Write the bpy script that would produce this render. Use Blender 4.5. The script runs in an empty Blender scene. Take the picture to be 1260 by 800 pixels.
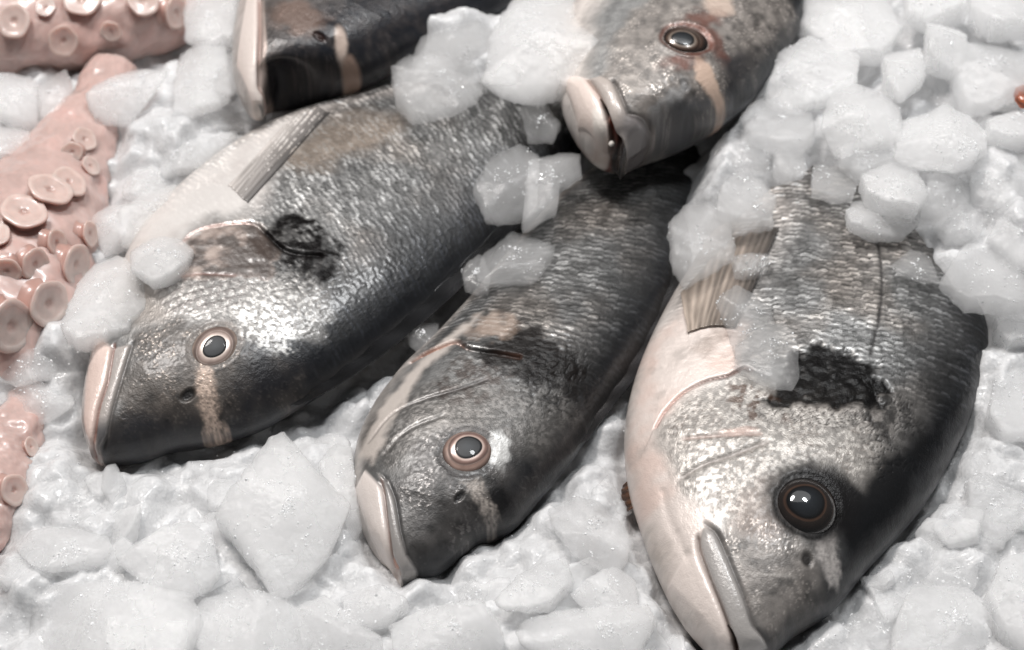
import bpy, math
import numpy as np
from math import radians, sin, cos, pi

sc = bpy.context.scene
COL = sc.collection

# ------------------------------------------------------------------ camera
PITCH = radians(52.0)          # looking down by this much
DIST = 0.48
LENS = 60.8
TARGET = np.array([0.0, 0.0, 0.015])
W, H = 1260.0, 800.0
FWD = np.array([0, cos(PITCH), -sin(PITCH)])
RIGHT = np.array([1.0, 0, 0])
UP = np.array([0, sin(PITCH), cos(PITCH)])
EYE = TARGET - FWD * DIST
K = LENS / 36.0 * W
PX = DIST / K                  # metres per photograph pixel at the middle

cd = bpy.data.cameras.new('camera')
cam = bpy.data.objects.new('camera', cd)
COL.objects.link(cam)
cam.location = EYE
cam.rotation_euler = (pi / 2 - PITCH, 0, 0)
cd.lens = LENS
cd.sensor_width = 36.0
cd.clip_start = 0.01
cd.clip_end = 50.0
cd.dof.use_dof = True
cd.dof.focus_distance = 0.445
cd.dof.aperture_fstop = 12.0
sc.camera = cam
sc.render.resolution_x = 1024
sc.render.resolution_y = 650

# ------------------------------------------------------------------ light
world = bpy.data.worlds.new('World')
sc.world = world
world.use_nodes = True
bg = world.node_tree.nodes['Background']
bg.inputs[0].default_value = (0.97, 0.985, 1.0, 1)
bg.inputs[1].default_value = 0.11


def area(name, loc, target, sx, sy, power, color):
    l = bpy.data.lights.new(name, 'AREA')
    l.shape = 'ELLIPSE'
    l.size = sx
    l.size_y = sy
    l.energy = power
    l.color = color
    o = bpy.data.objects.new(name, l)
    COL.objects.link(o)
    o.location = loc
    d = np.array(target) - np.array(loc)
    from mathutils import Vector
    o.rotation_euler = Vector(d).to_track_quat('-Z', 'Y').to_euler()
    return o


area('stall_or_fill_lamp', (-0.32, 0.42, 1.15), (0, 0, 0), 0.30, 0.16, 12.8, (1.0, 0.955, 0.925))
area('stall_or_fill_lamp', (0.30, 0.30, 1.20), (0, 0, 0), 0.20, 0.12, 7.0, (0.98, 0.99, 1.0))
area('stall_or_fill_lamp', (0.0, 0.55, 1.30), (0, 0.1, 0), 1.3, 0.7, 2.8, (1.0, 0.985, 0.97))  # large soft panel added overhead as fill, no such lamp known

sc.view_settings.view_transform = 'Standard'
sc.view_settings.look = 'None'
sc.view_settings.exposure = 0.0
sc.view_settings.gamma = 1.0
sc.view_settings.use_curve_mapping = False
sc.cycles.use_denoising = True
sc.cycles.max_bounces = 24
sc.cycles.volume_bounces = 20
sc.cycles.transparent_max_bounces = 24
sc.cycles.transmission_bounces = 6
sc.cycles.caustics_refractive = False
sc.cycles.caustics_reflective = False
sc.cycles.sample_clamp_indirect = 3.0

# ------------------------------------------------------------------ maths helpers


def unproject(q, z):
    """photo pixel(s) -> world point on the level plane z (metres)"""
    q = np.atleast_2d(np.asarray(q, float))
    dx = (q[:, 0] - W / 2) / K
    dy = -(q[:, 1] - H / 2) / K
    d = FWD[None] + dx[:, None] * RIGHT[None] + dy[:, None] * UP[None]
    s = (np.asarray(z) - EYE[2]) / d[:, 2]
    return EYE[None] + d * s[:, None]


def project(p):
    v = np.asarray(p) - EYE
    dep = v @ FWD
    return np.stack([W / 2 + K * (v @ RIGHT) / dep, H / 2 - K * (v @ UP) / dep], -1)


def smooth(a, b, x):
    t = np.clip((x - a) / (b - a), 0, 1)
    return t * t * (3 - 2 * t)


def lin(r, g, b):
    c = np.array([r, g, b]) / 255.0
    return np.where(c <= 0.04045, c / 12.92, ((c + 0.055) / 1.055) ** 2.4)


def hash3(ix, iy, iz, seed=0):
    n = (ix.astype(np.int64) * 374761393 + iy.astype(np.int64) * 668265263 + iz.astype(np.int64) * 2147483647 + seed * 974711) & 0xFFFFFFFF
    n = ((n ^ (n >> 13)) * 1274126177) & 0xFFFFFFFF
    n = ((n ^ (n >> 16)) * 2246822519) & 0xFFFFFFFF
    n = n ^ (n >> 15)
    return (n & 0xFFFFFF) / float(0xFFFFFF)


def vnoise(x, y, z, seed=0):
    ix, iy, iz = np.floor(x), np.floor(y), np.floor(z)
    fx, fy, fz = x - ix, y - iy, z - iz
    fx, fy, fz = [f * f * f * (f * (f * 6 - 15) + 10) for f in (fx, fy, fz)]
    r = 0
    for dx in (0, 1):
        for dy in (0, 1):
            for dz in (0, 1):
                w = (fx if dx else 1 - fx) * (fy if dy else 1 - fy) * (fz if dz else 1 - fz)
                r = r + w * hash3(ix + dx, iy + dy, iz + dz, seed)
    return r * 2 - 1


def fbm(x, y, z=None, octs=4, seed=0):
    if z is None:
        z = np.zeros_like(x)
    r, a, f = 0, 0.5, 1.0
    for o in range(octs):
        r = r + a * vnoise(x * f + 17.3 * o, y * f - 9.1 * o, z * f + 4.7 * o, seed + o)
        a *= 0.5
        f *= 2.03
    return r


def voro(x, y, seed=0, jit=0.9):
    """F1, F2, id-hash of jittered-grid cells"""
    ix, iy = np.floor(x), np.floor(y)
    f1 = np.full(x.shape, 9.0)
    f2 = np.full(x.shape, 9.0)
    idh = np.zeros(x.shape)
    zz = np.zeros_like(ix)
    for dx in (-1, 0, 1):
        for dy in (-1, 0, 1):
            cx, cy = ix + dx, iy + dy
            jx = cx + 0.5 + jit * (hash3(cx, cy, zz, seed) - 0.5)
            jy = cy + 0.5 + jit * (hash3(cx, cy, zz + 1, seed) - 0.5)
            d = np.hypot(x - jx, y - jy)
            h = hash3(cx, cy, zz + 2, seed)
            near = d < f1
            f2 = np.where(near, f1, np.minimum(f2, d))
            idh = np.where(near, h, idh)
            f1 = np.where(near, d, f1)
    return f1, f2, idh


def catmull(P, t):
    """P (n,k), t in station units"""
    n = len(P)
    t = np.clip(t, 0, n - 1 - 1e-9)
    i = np.floor(t).astype(int)
    f = (t - i)[:, None]
    Q = np.vstack([2 * P[0] - P[1], P, 2 * P[-1] - P[-2]])
    p0, p1, p2, p3 = Q[i], Q[i + 1], Q[i + 2], Q[i + 3]
    return 0.5 * (2 * p1 + (p2 - p0) * f + (2 * p0 - 5 * p1 + 4 * p2 - p3) * f ** 2 + (3 * p1 - p0 - 3 * p2 + p3) * f ** 3)


def polydist(XY, pts):
    """distance to an open polyline, signed side of the nearest segment, 0..1 place along it"""
    best = np.full(len(XY), 1e9)
    side = np.zeros(len(XY))
    along = np.zeros(len(XY))
    seg = np.linalg.norm(np.diff(pts, axis=0), axis=1)
    cum = np.concatenate([[0], np.cumsum(seg)])
    for k in range(len(pts) - 1):
        a, b = pts[k], pts[k + 1]
        ab = b - a
        u = np.clip(((XY - a) @ ab) / (ab @ ab + 1e-12), 0, 1)
        d = np.hypot(*(XY - a - u[:, None] * ab).T)
        c = ab[0] * (XY[:, 1] - a[1]) - ab[1] * (XY[:, 0] - a[0])
        m = d < best
        best = np.where(m, d, best)
        side = np.where(m, np.sign(c), side)
        along = np.where(m, (cum[k] + u * seg[k]) / cum[-1], along)
    return best, side, along


def inpoly(XY, poly):
    x, y = XY[:, 0], XY[:, 1]
    c = np.zeros(len(XY), bool)
    j = len(poly) - 1
    for i in range(len(poly)):
        xi, yi = poly[i]
        xj, yj = poly[j]
        if yi != yj:
            c ^= ((yi > y) != (yj > y)) & (x < (xj - xi) * (y - yi) / (yj - yi) + xi)
        j = i
    return c


def sdpoly(XY, poly):
    """signed distance, positive inside"""
    poly = np.asarray(poly, float)
    d, _, _ = polydist(XY, np.vstack([poly, poly[:1]]))
    return np.where(inpoly(XY, poly), d, -d)


# ------------------------------------------------------------------ object helpers


def tag(o, label, cat, group=None, kind=None):
    if label:
        o['label'] = label
    if cat:
        o['category'] = cat
    if group:
        o['group'] = group
    if kind:
        o['kind'] = kind
    return o


def mesh_from(name, verts, faces, mats, attrs=None, smooth_shade=True):
    """verts (n,3), faces (m,4) or (m,3) int array"""
    me = bpy.data.meshes.new(name)
    verts = np.asarray(verts, np.float32)
    faces = np.asarray(faces, np.int32)
    k = faces.shape[1]
    me.vertices.add(len(verts))
    me.vertices.foreach_set('co', verts.ravel())
    me.loops.add(faces.size)
    me.loops.foreach_set('vertex_index', faces.ravel())
    me.polygons.add(len(faces))
    me.polygons.foreach_set('loop_start', np.arange(0, faces.size, k, dtype=np.int32))
    me.polygons.foreach_set('loop_total', np.full(len(faces), k, np.int32))
    me.update(calc_edges=True)
    me.validate()
    for an, av in (attrs or {}).items():
        a = me.attributes.new(an, 'FLOAT_COLOR', 'POINT')
        full = np.ones((len(verts), 4), np.float32)
        if an == 'prop':
            full[:, 3] = 0.5
        full[:, :av.shape[1]] = av
        a.data.foreach_set('color', full.ravel())
    me.polygons.foreach_set('use_smooth', np.full(len(me.polygons), smooth_shade, bool))
    for m in (mats if isinstance(mats, (list, tuple)) else [mats]):
        me.materials.append(m)
    return me


def link(name, me, parent=None, loc=None):
    o = bpy.data.objects.new(name, me)
    COL.objects.link(o)
    if loc is not None:
        o.location = loc
    if parent is not None:
        o.parent = parent
        if parent.type == 'EMPTY' or True:
            o.matrix_parent_inverse = parent_world(parent).inverted()
    return o


def parent_world(o):
    from mathutils import Matrix
    m = Matrix.Translation(o.location)
    return m if o.parent is None else m


def empty(name, loc):
    o = bpy.data.objects.new(name, None)
    COL.objects.link(o)
    o.location = loc
    o.empty_display_size = 0.01
    return o


def grid_faces(nu, nv, close_v=False):
    i = np.arange(nu - 1)[:, None]
    j = np.arange(nv if close_v else nv - 1)[None, :]
    j2 = (j + 1) % nv
    a = i * nv + j
    b = i * nv + j2
    c = (i + 1) * nv + j2
    d = (i + 1) * nv + j
    return np.stack([a, b, c, d], -1).reshape(-1, 4)


# ------------------------------------------------------------------ materials


def new_mat(name):
    m = bpy.data.materials.new(name)
    m.use_nodes = True
    nt = m.node_tree
    return m, nt, nt.nodes['Principled BSDF']


def node(nt, t, **kw):
    n = nt.nodes.new(t)
    for k, v in kw.items():
        setattr(n, k, v)
    return n


def attr_mat(name, coat=0.6, coat_rough=0.12, bump_scale=1800.0, bump=0.25, sss=0.0, sss_r=0.002, bump_d=0.0001):
    m, nt, b = new_mat(name)
    a = node(nt, 'ShaderNodeAttribute', attribute_name='col')
    p = node(nt, 'ShaderNodeAttribute', attribute_name='prop')
    s = node(nt, 'ShaderNodeSeparateColor')
    nt.links.new(p.outputs['Color'], s.inputs[0])
    nt.links.new(a.outputs['Color'], b.inputs['Base Color'])
    nt.links.new(s.outputs[0], b.inputs['Metallic'])
    nt.links.new(s.outputs[1], b.inputs['Roughness'])
    mul = node(nt, 'ShaderNodeMath', operation='MULTIPLY')
    mul.inputs[1].default_value = coat
    nt.links.new(s.outputs[2], mul.inputs[0])
    nt.links.new(mul.outputs[0], b.inputs['Coat Weight'])
    nt.links.new(p.outputs['Alpha'], b.inputs['Specular IOR Level'])
    b.inputs['Coat Roughness'].default_value = coat_rough
    b.inputs['Coat IOR'].default_value = 1.36
    if sss:
        b.inputs['Subsurface Weight'].default_value = sss
        b.inputs['Subsurface Radius'].default_value = (1.0, 0.68, 0.6)
        b.inputs['Subsurface Scale'].default_value = sss_r
    tc = node(nt, 'ShaderNodeTexCoord')
    n1 = node(nt, 'ShaderNodeTexNoise')
    n1.inputs['Scale'].default_value = bump_scale
    n1.inputs['Detail'].default_value = 3.0
    nt.links.new(tc.outputs['Object'], n1.inputs['Vector'])
    bp = node(nt, 'ShaderNodeBump')
    bp.inputs['Strength'].default_value = bump
    bp.inputs['Distance'].default_value = bump_d
    nt.links.new(n1.outputs['Fac'], bp.inputs['Height'])
    nt.links.new(bp.outputs[0], b.inputs['Normal'])
    return m


SKIN = attr_mat('fish_skin', 0.5, 0.2, 2300.0, 0.6, bump_d=0.00018)
EYE_MAT = attr_mat('fish_eye', 1.0, 0.02, 900.0, 0.02)
EYE_MAT.node_tree.nodes['Principled BSDF'].inputs['Coat IOR'].default_value = 1.5
FIN_MAT = attr_mat('fish_fin', 0.5, 0.15, 2200.0, 0.3)
FIN_MAT.node_tree.nodes['Principled BSDF'].inputs['Alpha'].default_value = 0.8
OCTO_MAT = attr_mat('octopus_skin', 0.6, 0.16, 700.0, 0.2, 0.55, 0.004, 0.0003)


def ice_mat(name, transmission, sss, rough, tint=(0.90, 0.92, 0.935), bump=0.5, sss_scale=0.007):
    m, nt, b = new_mat(name)
    tc = node(nt, 'ShaderNodeTexCoord')
    geo = node(nt, 'ShaderNodeNewGeometry')
    b.inputs['Base Color'].default_value = (*tint, 1)
    b.inputs['IOR'].default_value = 1.31
    b.inputs['Roughness'].default_value = rough
    b.inputs['Subsurface Weight'].default_value = sss
    b.inputs['Subsurface Radius'].default_value = (0.96, 0.98, 1.0)
    b.inputs['Subsurface Scale'].default_value = sss_scale
    # cloudy ice: milky in places, clearer in others
    n0 = node(nt, 'ShaderNodeTexNoise')
    n0.inputs['Scale'].default_value = 130.0
    n0.inputs['Detail'].default_value = 4.0
    nt.links.new(geo.outputs['Position'], n0.inputs['Vector'])
    mr = node(nt, 'ShaderNodeMapRange')
    mr.inputs['From Min'].default_value = 0.35
    mr.inputs['From Max'].default_value = 0.65
    mr.inputs['To Min'].default_value = max(0.0, transmission - 0.25)
    mr.inputs['To Max'].default_value = min(1.0, transmission + 0.2) if transmission > 0 else 0.0
    nt.links.new(n0.outputs['Fac'], mr.inputs['Value'])
    nt.links.new(mr.outputs[0], b.inputs['Transmission Weight'])
    b.inputs['Coat Weight'].default_value = 0.35
    b.inputs['Coat Roughness'].default_value = 0.08
    b.inputs['Coat IOR'].default_value = 1.33
    n1 = node(nt, 'ShaderNodeTexNoise')
    n1.inputs['Scale'].default_value = 520.0
    n1.inputs['Detail'].default_value = 5.0
    n1.inputs['Roughness'].default_value = 0.62
    n2 = node(nt, 'ShaderNodeTexVoronoi')
    n2.inputs['Scale'].default_value = 900.0
    for n in (n1, n2):
        nt.links.new(geo.outputs['Position'], n.inputs['Vector'])
    add = node(nt, 'ShaderNodeMath', operation='MULTIPLY_ADD')
    add.inputs[1].default_value = 0.25
    nt.links.new(n2.outputs['Distance'], add.inputs[0])
    nt.links.new(n1.outputs['Fac'], add.inputs[2])
    bp = node(nt, 'ShaderNodeBump')
    bp.inputs['Strength'].default_value = bump
    bp.inputs['Distance'].default_value = 0.0007
    nt.links.new(add.outputs[0], bp.inputs['Height'])
    nt.links.new(bp.outputs[0], b.inputs['Normal'])
    return m


def lump_mat(name, frost, density, rough=0.14, bump=0.5):
    """wet ice: clear skin with frosted patches over a cloudy body that scatters light"""
    m = bpy.data.materials.new(name)
    m.use_nodes = True
    nt = m.node_tree
    nt.nodes.remove(nt.nodes['Principled BSDF'])
    out = nt.nodes['Material Output']
    geo = node(nt, 'ShaderNodeNewGeometry')
    n1 = node(nt, 'ShaderNodeTexNoise')
    n1.inputs['Scale'].default_value = 420.0
    n1.inputs['Detail'].default_value = 6.0
    n1.inputs['Roughness'].default_value = 0.62
    nt.links.new(geo.outputs['Position'], n1.inputs['Vector'])
    bp = node(nt, 'ShaderNodeBump')
    bp.inputs['Strength'].default_value = bump
    bp.inputs['Distance'].default_value = 0.0007
    nt.links.new(n1.outputs['Fac'], bp.inputs['Height'])
    n0 = node(nt, 'ShaderNodeTexNoise')
    n0.inputs['Scale'].default_value = 110.0
    n0.inputs['Detail'].default_value = 5.0
    nt.links.new(geo.outputs['Position'], n0.inputs['Vector'])
    mr = node(nt, 'ShaderNodeMapRange')
    mr.inputs['From Min'].default_value = 0.35
    mr.inputs['From Max'].default_value = 0.68
    mr.inputs['To Min'].default_value = frost * 0.45
    mr.inputs['To Max'].default_value = min(1.0, frost * 1.5)
    nt.links.new(n0.outputs['Fac'], mr.inputs['Value'])
    dif = node(nt, 'ShaderNodeBsdfDiffuse')
    dif.inputs[0].default_value = (0.96, 0.963, 0.966, 1)
    trl = node(nt, 'ShaderNodeBsdfTranslucent')
    trl.inputs[0].default_value = (0.98, 0.985, 0.99, 1)
    for n in (dif, trl):
        nt.links.new(bp.outputs[0], n.inputs['Normal'])
    fr = node(nt, 'ShaderNodeMixShader')
    fr.inputs[0].default_value = 0.45
    nt.links.new(dif.outputs[0], fr.inputs[1])
    nt.links.new(trl.outputs[0], fr.inputs[2])
    tr = node(nt, 'ShaderNodeBsdfTransparent')
    mx = node(nt, 'ShaderNodeMixShader')
    nt.links.new(mr.outputs[0], mx.inputs[0])
    nt.links.new(tr.outputs[0], mx.inputs[1])
    nt.links.new(fr.outputs[0], mx.inputs[2])
    gl = node(nt, 'ShaderNodeBsdfGlossy')
    gl.inputs['Roughness'].default_value = rough
    nt.links.new(bp.outputs[0], gl.inputs['Normal'])
    fz = node(nt, 'ShaderNodeFresnel')
    fz.inputs['IOR'].default_value = 1.31
    nt.links.new(bp.outputs[0], fz.inputs['Normal'])
    fin_ = node(nt, 'ShaderNodeMixShader')
    cap = node(nt, 'ShaderNodeMath', operation='MINIMUM')
    cap.inputs[1].default_value = 0.11
    nt.links.new(fz.outputs[0], cap.inputs[0])
    nt.links.new(cap.outputs[0], fin_.inputs[0])
    nt.links.new(mx.outputs[0], fin_.inputs[1])
    nt.links.new(gl.outputs[0], fin_.inputs[2])
    nt.links.new(fin_.outputs[0], out.inputs['Surface'])
    vs = node(nt, 'ShaderNodeVolumeScatter')
    vs.inputs['Color'].default_value = (0.9985, 0.999, 0.9995, 1)
    vs.inputs['Density'].default_value = density
    vs.inputs['Anisotropy'].default_value = 0.3
    nt.links.new(vs.outputs[0], out.inputs['Volume'])
    m.cycles.homogeneous_volume = True
    return m


ICE = {
    's': lump_mat('ice_snowy', 0.26, 330.0, 0.13, 0.6),
    'm': lump_mat('ice_milky', 0.13, 140.0, 0.13, 0.5),
    'f': lump_mat('ice_frosted', 0.32, 420.0, 0.14, 0.6),
    'c': lump_mat('ice_clear', 0.09, 105.0, 0.12, 0.4),
}
BED_MAT = ice_mat('ice_bed', 0.0, 0.85, 0.25, (0.60, 0.604, 0.61), 0.8, 0.0045)
for n_ in BED_MAT.node_tree.nodes:
    if n_.type == 'BUMP':
        n_.inputs['Distance'].default_value = 0.0007
    if n_.type == 'TEX_NOISE' and n_.inputs['Scale'].default_value > 400:
        n_.inputs['Scale'].default_value = 380.0

# ------------------------------------------------------------------ ice bed
MOUNDS = [  # photo px, height cm, radius px, radius px
    (1140, 110, 3.0, 170), (660, 40, 2.4, 80), (540, 70, 2.0, 60), (190, 170, 1.3, 90), (110, 385, 1.2, 55),
    (890, 250, 1.2, 45), (940, 150, 1.6, 60), (300, 720, 0.5, 190), (690, 770, 0.35, 150), (60, 720, 0.5, 120),
    (1250, 560, 0.6, 90), (520, 400, -0.9, 36), (470, 450, -0.6, 30), (1200, 780, 0.4, 110), (1240, 330, 1.6, 80), (20, 460, 0.6, 60), (60, 590, 0.2, 40),
]
MW = []
for mx, my, mh, mr_ in MOUNDS:
    p = unproject((mx, my), 0.002 + mh * 0.01)[0]
    MW.append((p[0], p[1], mh * 0.01, mr_ * PX))


def bed_base(x, y):
    z = np.full(x.shape, 0.0018)
    for cx, cy, h, r in MW:
        z = z + h * np.exp(-((x - cx) ** 2 + ((y - cy) * 0.85) ** 2) / (2 * r * r))
    return z


def cap_field(x, y, cell, seed, tilt=0.5, k=0.9):
    """upper envelope of tilted lumps: a heap of broken ice"""
    X, Y = x / cell, y / cell
    ix, iy = np.floor(X), np.floor(Y)
    best = np.full(x.shape, -9.0)
    o = np.zeros_like(ix)
    for dx in (-1, 0, 1):
        for dy in (-1, 0, 1):
            cx, cy = ix + dx, iy + dy
            jx = cx + hash3(cx, cy, o, seed)
            jy = cy + hash3(cx, cy, o + 1, seed)
            h = hash3(cx, cy, o + 2, seed) * 0.6
            tx = (hash3(cx, cy, o + 3, seed) - 0.5) * 2 * tilt
            ty = (hash3(cx, cy, o + 4, seed) - 0.5) * 2 * tilt
            rx, ry = X - jx, Y - jy
            an = hash3(cx, cy, o + 5, seed) * 3.14
            ca, sa = np.cos(an), np.sin(an)
            px_, py_ = rx * ca + ry * sa, -rx * sa + ry * ca
            el = 0.8 + 0.5 * hash3(cx, cy, o + 6, seed)
            mm = np.maximum(np.maximum(np.abs(px_) * el, np.abs(py_) * 1.05), np.abs(px_ * 0.72 + py_ * 0.7))
            top_ = h + tx * rx + ty * ry
            side_ = h + 0.62 - 1.25 * mm
            v = np.minimum(top_, side_) - 0.12 * mm
            best = np.maximum(best, v)
    return best * cell


HOLLOWS = []


def bed_height(x, y):
    z = bed_base(x, y)
    wx = x + 0.0012 * fbm(x * 160, y * 160, seed=5)
    wy = y + 0.0012 * fbm(x * 160, y * 160, seed=15)
    z = z + 0.55 * cap_field(wx, wy, 0.017, 3) + 0.55 * cap_field(wx, wy, 0.0075, 8, 0.6)
    z = z + 0.0006 * fbm(x * 420, y * 420, octs=4, seed=31)
    P2 = np.stack([x, y], -1)
    for hp in HOLLOWS:
        z = z - 0.0056 * smooth(-0.006, 0.004, sdpoly(P2, hp) + 0.0015 * fbm(x * 150, y * 150, seed=61))
    return z


# ------------------------------------------------------------------ fish


class Fish:
    def __init__(s, V, D, zmid, T, nt, ntop, tvis, nbot=22, Tk=None, roll=0.0, npow=2.3):
        s.V0, s.D0 = np.array(V, float), np.array(D, float)
        s.n = len(V)
        s.zmid, s.T, s.roll, s.npow = zmid, T, roll, npow
        s.Tk = Tk or [(0, 0), (0.02, 0.26), (0.06, 0.47), (0.12, 0.66), (0.22, 0.88), (0.36, 1.0), (0.55, 0.93), (0.75, 0.62), (0.9, 0.3), (1.0, 0.12)]
        s.Vw = unproject(s.V0, zmid)[:, :2]
        s.Dw = unproject(s.D0, zmid)[:, :2]
        s.fit()
        # dense grid: most rows where the photograph shows the body
        nv_ = int(nt * 0.92)
        t = np.concatenate([np.linspace(0, tvis, nv_) ** 1.0, np.linspace(tvis, s.n - 1, nt - nv_ + 1)[1:]])
        s.nt, s.ntop, s.nbot = len(t), ntop, nbot
        P, s.t, s.s, s.top, s.chord = s.surface(t, ntop, nbot)
        s.nv = ntop + nbot
        s.P = P
        G = P.reshape(s.nt, s.nv, 3)
        du = np.gradient(G, axis=0)
        dv = np.roll(G, -1, 1) - np.roll(G, 1, 1)
        N = np.cross(dv, du)
        N /= np.linalg.norm(N, axis=2, keepdims=True) + 1e-15
        N[0] = N[1]
        s.N = N.reshape(-1, 3)
        if s.N[s.top & (np.abs(s.s - 0.5) < 0.1)][:, 2].mean() < 0:
            s.N = -s.N
            s.flip = True
        else:
            s.flip = False
        s.XY = P[:, :2] / PX
        mid = 0.5 * (catmull(s.Vw, t) + catmull(s.Dw, t))
        arc = np.concatenate([[0], np.cumsum(np.linalg.norm(np.diff(mid, axis=0), axis=1))]) / PX
        s.L = np.repeat(arc, s.nv)
        s.Wd = (s.s - 0.5) * s.chord / PX
        s.pix = project(P)
        s.topi = np.where(s.top)[0]
        n = len(P)
        s.dis = np.zeros(n)
        s.col = np.zeros((n, 3))
        s.met = np.zeros(n)
        s.rou = np.full(n, 0.35)
        s.coat = np.ones(n)
        s.spec = np.full(n, 0.5)
        s.nx, s.ny = s.XY[:, 0], s.XY[:, 1]

    def surface(s, t, ntop, nbot, Vw=None, Dw=None):
        Vw = s.Vw if Vw is None else Vw
        Dw = s.Dw if Dw is None else Dw
        v, d = catmull(Vw, t), catmull(Dw, t)
        u = np.linspace(0, 1, ntop)
        st = 0.5 * u + 0.5 * (1 - np.cos(pi * u)) / 2
        ub = np.linspace(1, 0, nbot + 2)[1:-1]
        sb = (1 - np.cos(pi * ub)) / 2
        ss = np.concatenate([st, sb])
        sign = np.concatenate([np.ones(ntop), -np.ones(nbot)])
        x = 2 * ss - 1
        prof = np.clip(1 - np.abs(x) ** s.npow, 0, 1) ** 0.5
        kt, kv = np.array(s.Tk).T
        th = np.interp(np.sqrt(t / (s.n - 1)), np.sqrt(kt), kv) * s.T
        ch = np.linalg.norm(d - v, axis=1)
        XY = v[:, None] + (d - v)[:, None] * ss[None, :, None]
        Z = s.zmid + th[:, None] * prof[None] * sign[None] + s.roll * (ss[None] - 0.5) * ch[:, None]
        P = np.concatenate([XY, Z[..., None]], 2).reshape(-1, 3)
        return P, np.repeat(t, len(ss)), np.tile(ss, len(t)), np.tile(sign > 0, len(t)), np.repeat(ch, len(ss))

    def fit(s):
        """shift the middle contour so that the body's own outline meets the traced one"""
        t = np.linspace(0, s.n - 1, 90)
        for it in range(7):
            P = s.surface(t, 24, 14)[0]
            q = project(P)
            for C0, Cw, other in ((s.V0, s.Vw, s.D0), (s.D0, s.Dw, s.V0)):
                tan = np.gradient(C0, axis=0)
                nrm = np.stack([tan[:, 1], -tan[:, 0]], -1)
                nrm /= np.linalg.norm(nrm, axis=1, keepdims=True) + 1e-9
                sg = np.sign(np.sum(nrm * (C0 - other), 1))
                sg[sg == 0] = 1
                nrm *= sg[:, None]
                for i in range(1, s.n):
                    rel = q - C0[i]
                    tg = np.array([-nrm[i, 1], nrm[i, 0]])
                    m = np.abs(rel @ tg) < 14
                    if not m.any():
                        continue
                    r = rel @ nrm[i]
                    m &= np.abs(r) < 160
                    if not m.any():
                        continue
                    e = -r[m].max()
                    e = np.clip(e, -25, 25) * 0.7
                    wd = np.array([nrm[i, 0], -nrm[i, 1] / sin(PITCH)]) * PX
                    Cw[i] += e * wd

    def at(s, q):
        """nearest point of the upper surface to photo pixel(s) q -> vertex indices"""
        q = np.atleast_2d(np.asarray(q, float))
        out = []
        pp = s.pix[s.topi]
        for a in q:
            d = ((pp - a) ** 2).sum(1)
            c = np.where(d < max(d.min() * 1.5, 4.0))[0]
            out.append(s.topi[c[np.argmax(s.P[s.topi[c], 2])]])
        return np.array(out)

    def xy(s, q):
        return s.XY[s.at(q)]

    # -- painting tools; all distances are in photo-pixel units measured on the flank
    def line(s, pts):
        p = s.xy(pts)
        if len(p) > 2:
            p = catmull(p, np.linspace(0, len(p) - 1, len(p) * 4))
        return polydist(s.XY, p)

    def poly(s, pts, soft=2.0, warp=0.0, wscale=0.08, seed=0):
        X = s.XY
        if warp:
            X = X + warp * np.stack([fbm(s.nx * wscale, s.ny * wscale, seed=seed + 1), fbm(s.nx * wscale, s.ny * wscale, seed=seed + 2)], -1)
        return smooth(-soft, soft, sdpoly(X, s.xy(pts)))

    def bulge(s, pts, w):
        d = np.clip(sdpoly(s.XY, s.xy(pts)) / w, 0, 1)
        return np.sqrt(d * (2 - d))

    def blob(s, c, rx, ry, ang=0.0, warp=0.0, wscale=0.06, seed=0, soft=0.4):
        c = s.xy([c])[0]
        d = s.XY - c
        if warp:
            d = d + warp * np.stack([fbm(s.nx * wscale, s.ny * wscale, seed=seed + 1), fbm(s.nx * wscale, s.ny * wscale, seed=seed + 2)], -1)
        a = radians(ang)
        u = (d[:, 0] * cos(a) + d[:, 1] * sin(a)) / rx
        v = (-d[:, 0] * sin(a) + d[:, 1] * cos(a)) / ry
        return 1 - smooth(1 - soft, 1 + soft, np.hypot(u, v))

    def mix(s, mask, c, k=1.0):
        m = np.clip(mask * k, 0, 1)[:, None]
        s.col = s.col * (1 - m) + np.asarray(c) * m

    def mixf(s, arr, mask, v):
        m = np.clip(mask, 0, 1)
        arr *= (1 - m)
        arr += v * m

    def scales(s, ax, bw, seed):
        """overlapping scales: position in the own scale 0..1 root->free edge, random per scale"""
        L = s.L + 7.0 * fbm(s.nx * 0.018, s.ny * 0.018, seed=seed) + 2.5 * fbm(s.nx * 0.09, s.ny * 0.09, seed=seed + 1)
        Wd = s.Wd + 8.0 * fbm(s.nx * 0.018, s.ny * 0.018, seed=seed + 9) + 2.5 * fbm(s.nx * 0.09, s.ny * 0.09, seed=seed + 10)
        i0 = np.floor(L / ax)
        p = np.zeros_like(L)
        e = np.ones_like(L)
        rnd = np.zeros_like(L)
        done = np.zeros(L.shape, bool)
        for k in (2, 1, 0, -1):
            ri = i0 - k
            off = 0.5 * (ri % 2)
            cj = np.round(Wd / bw - off)
            jr = (hash3(ri, cj, ri * 0 + 5, seed) - 0.5) * 0.25
            dl = (L / ax - ri - jr) / 2.0
            dw = (Wd / bw - off - cj) / 0.62
            d = np.sqrt(np.clip(dl, 0, 9) ** 2 + dw ** 2)
            m = (d < 1) & (dl > 0) & ~done
            p = np.where(m, dl, p)
            e = np.where(m, d, e)
            rnd = np.where(m, hash3(ri, cj, ri * 0, seed), rnd)
            done |= m
        return p, e, rnd

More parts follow.
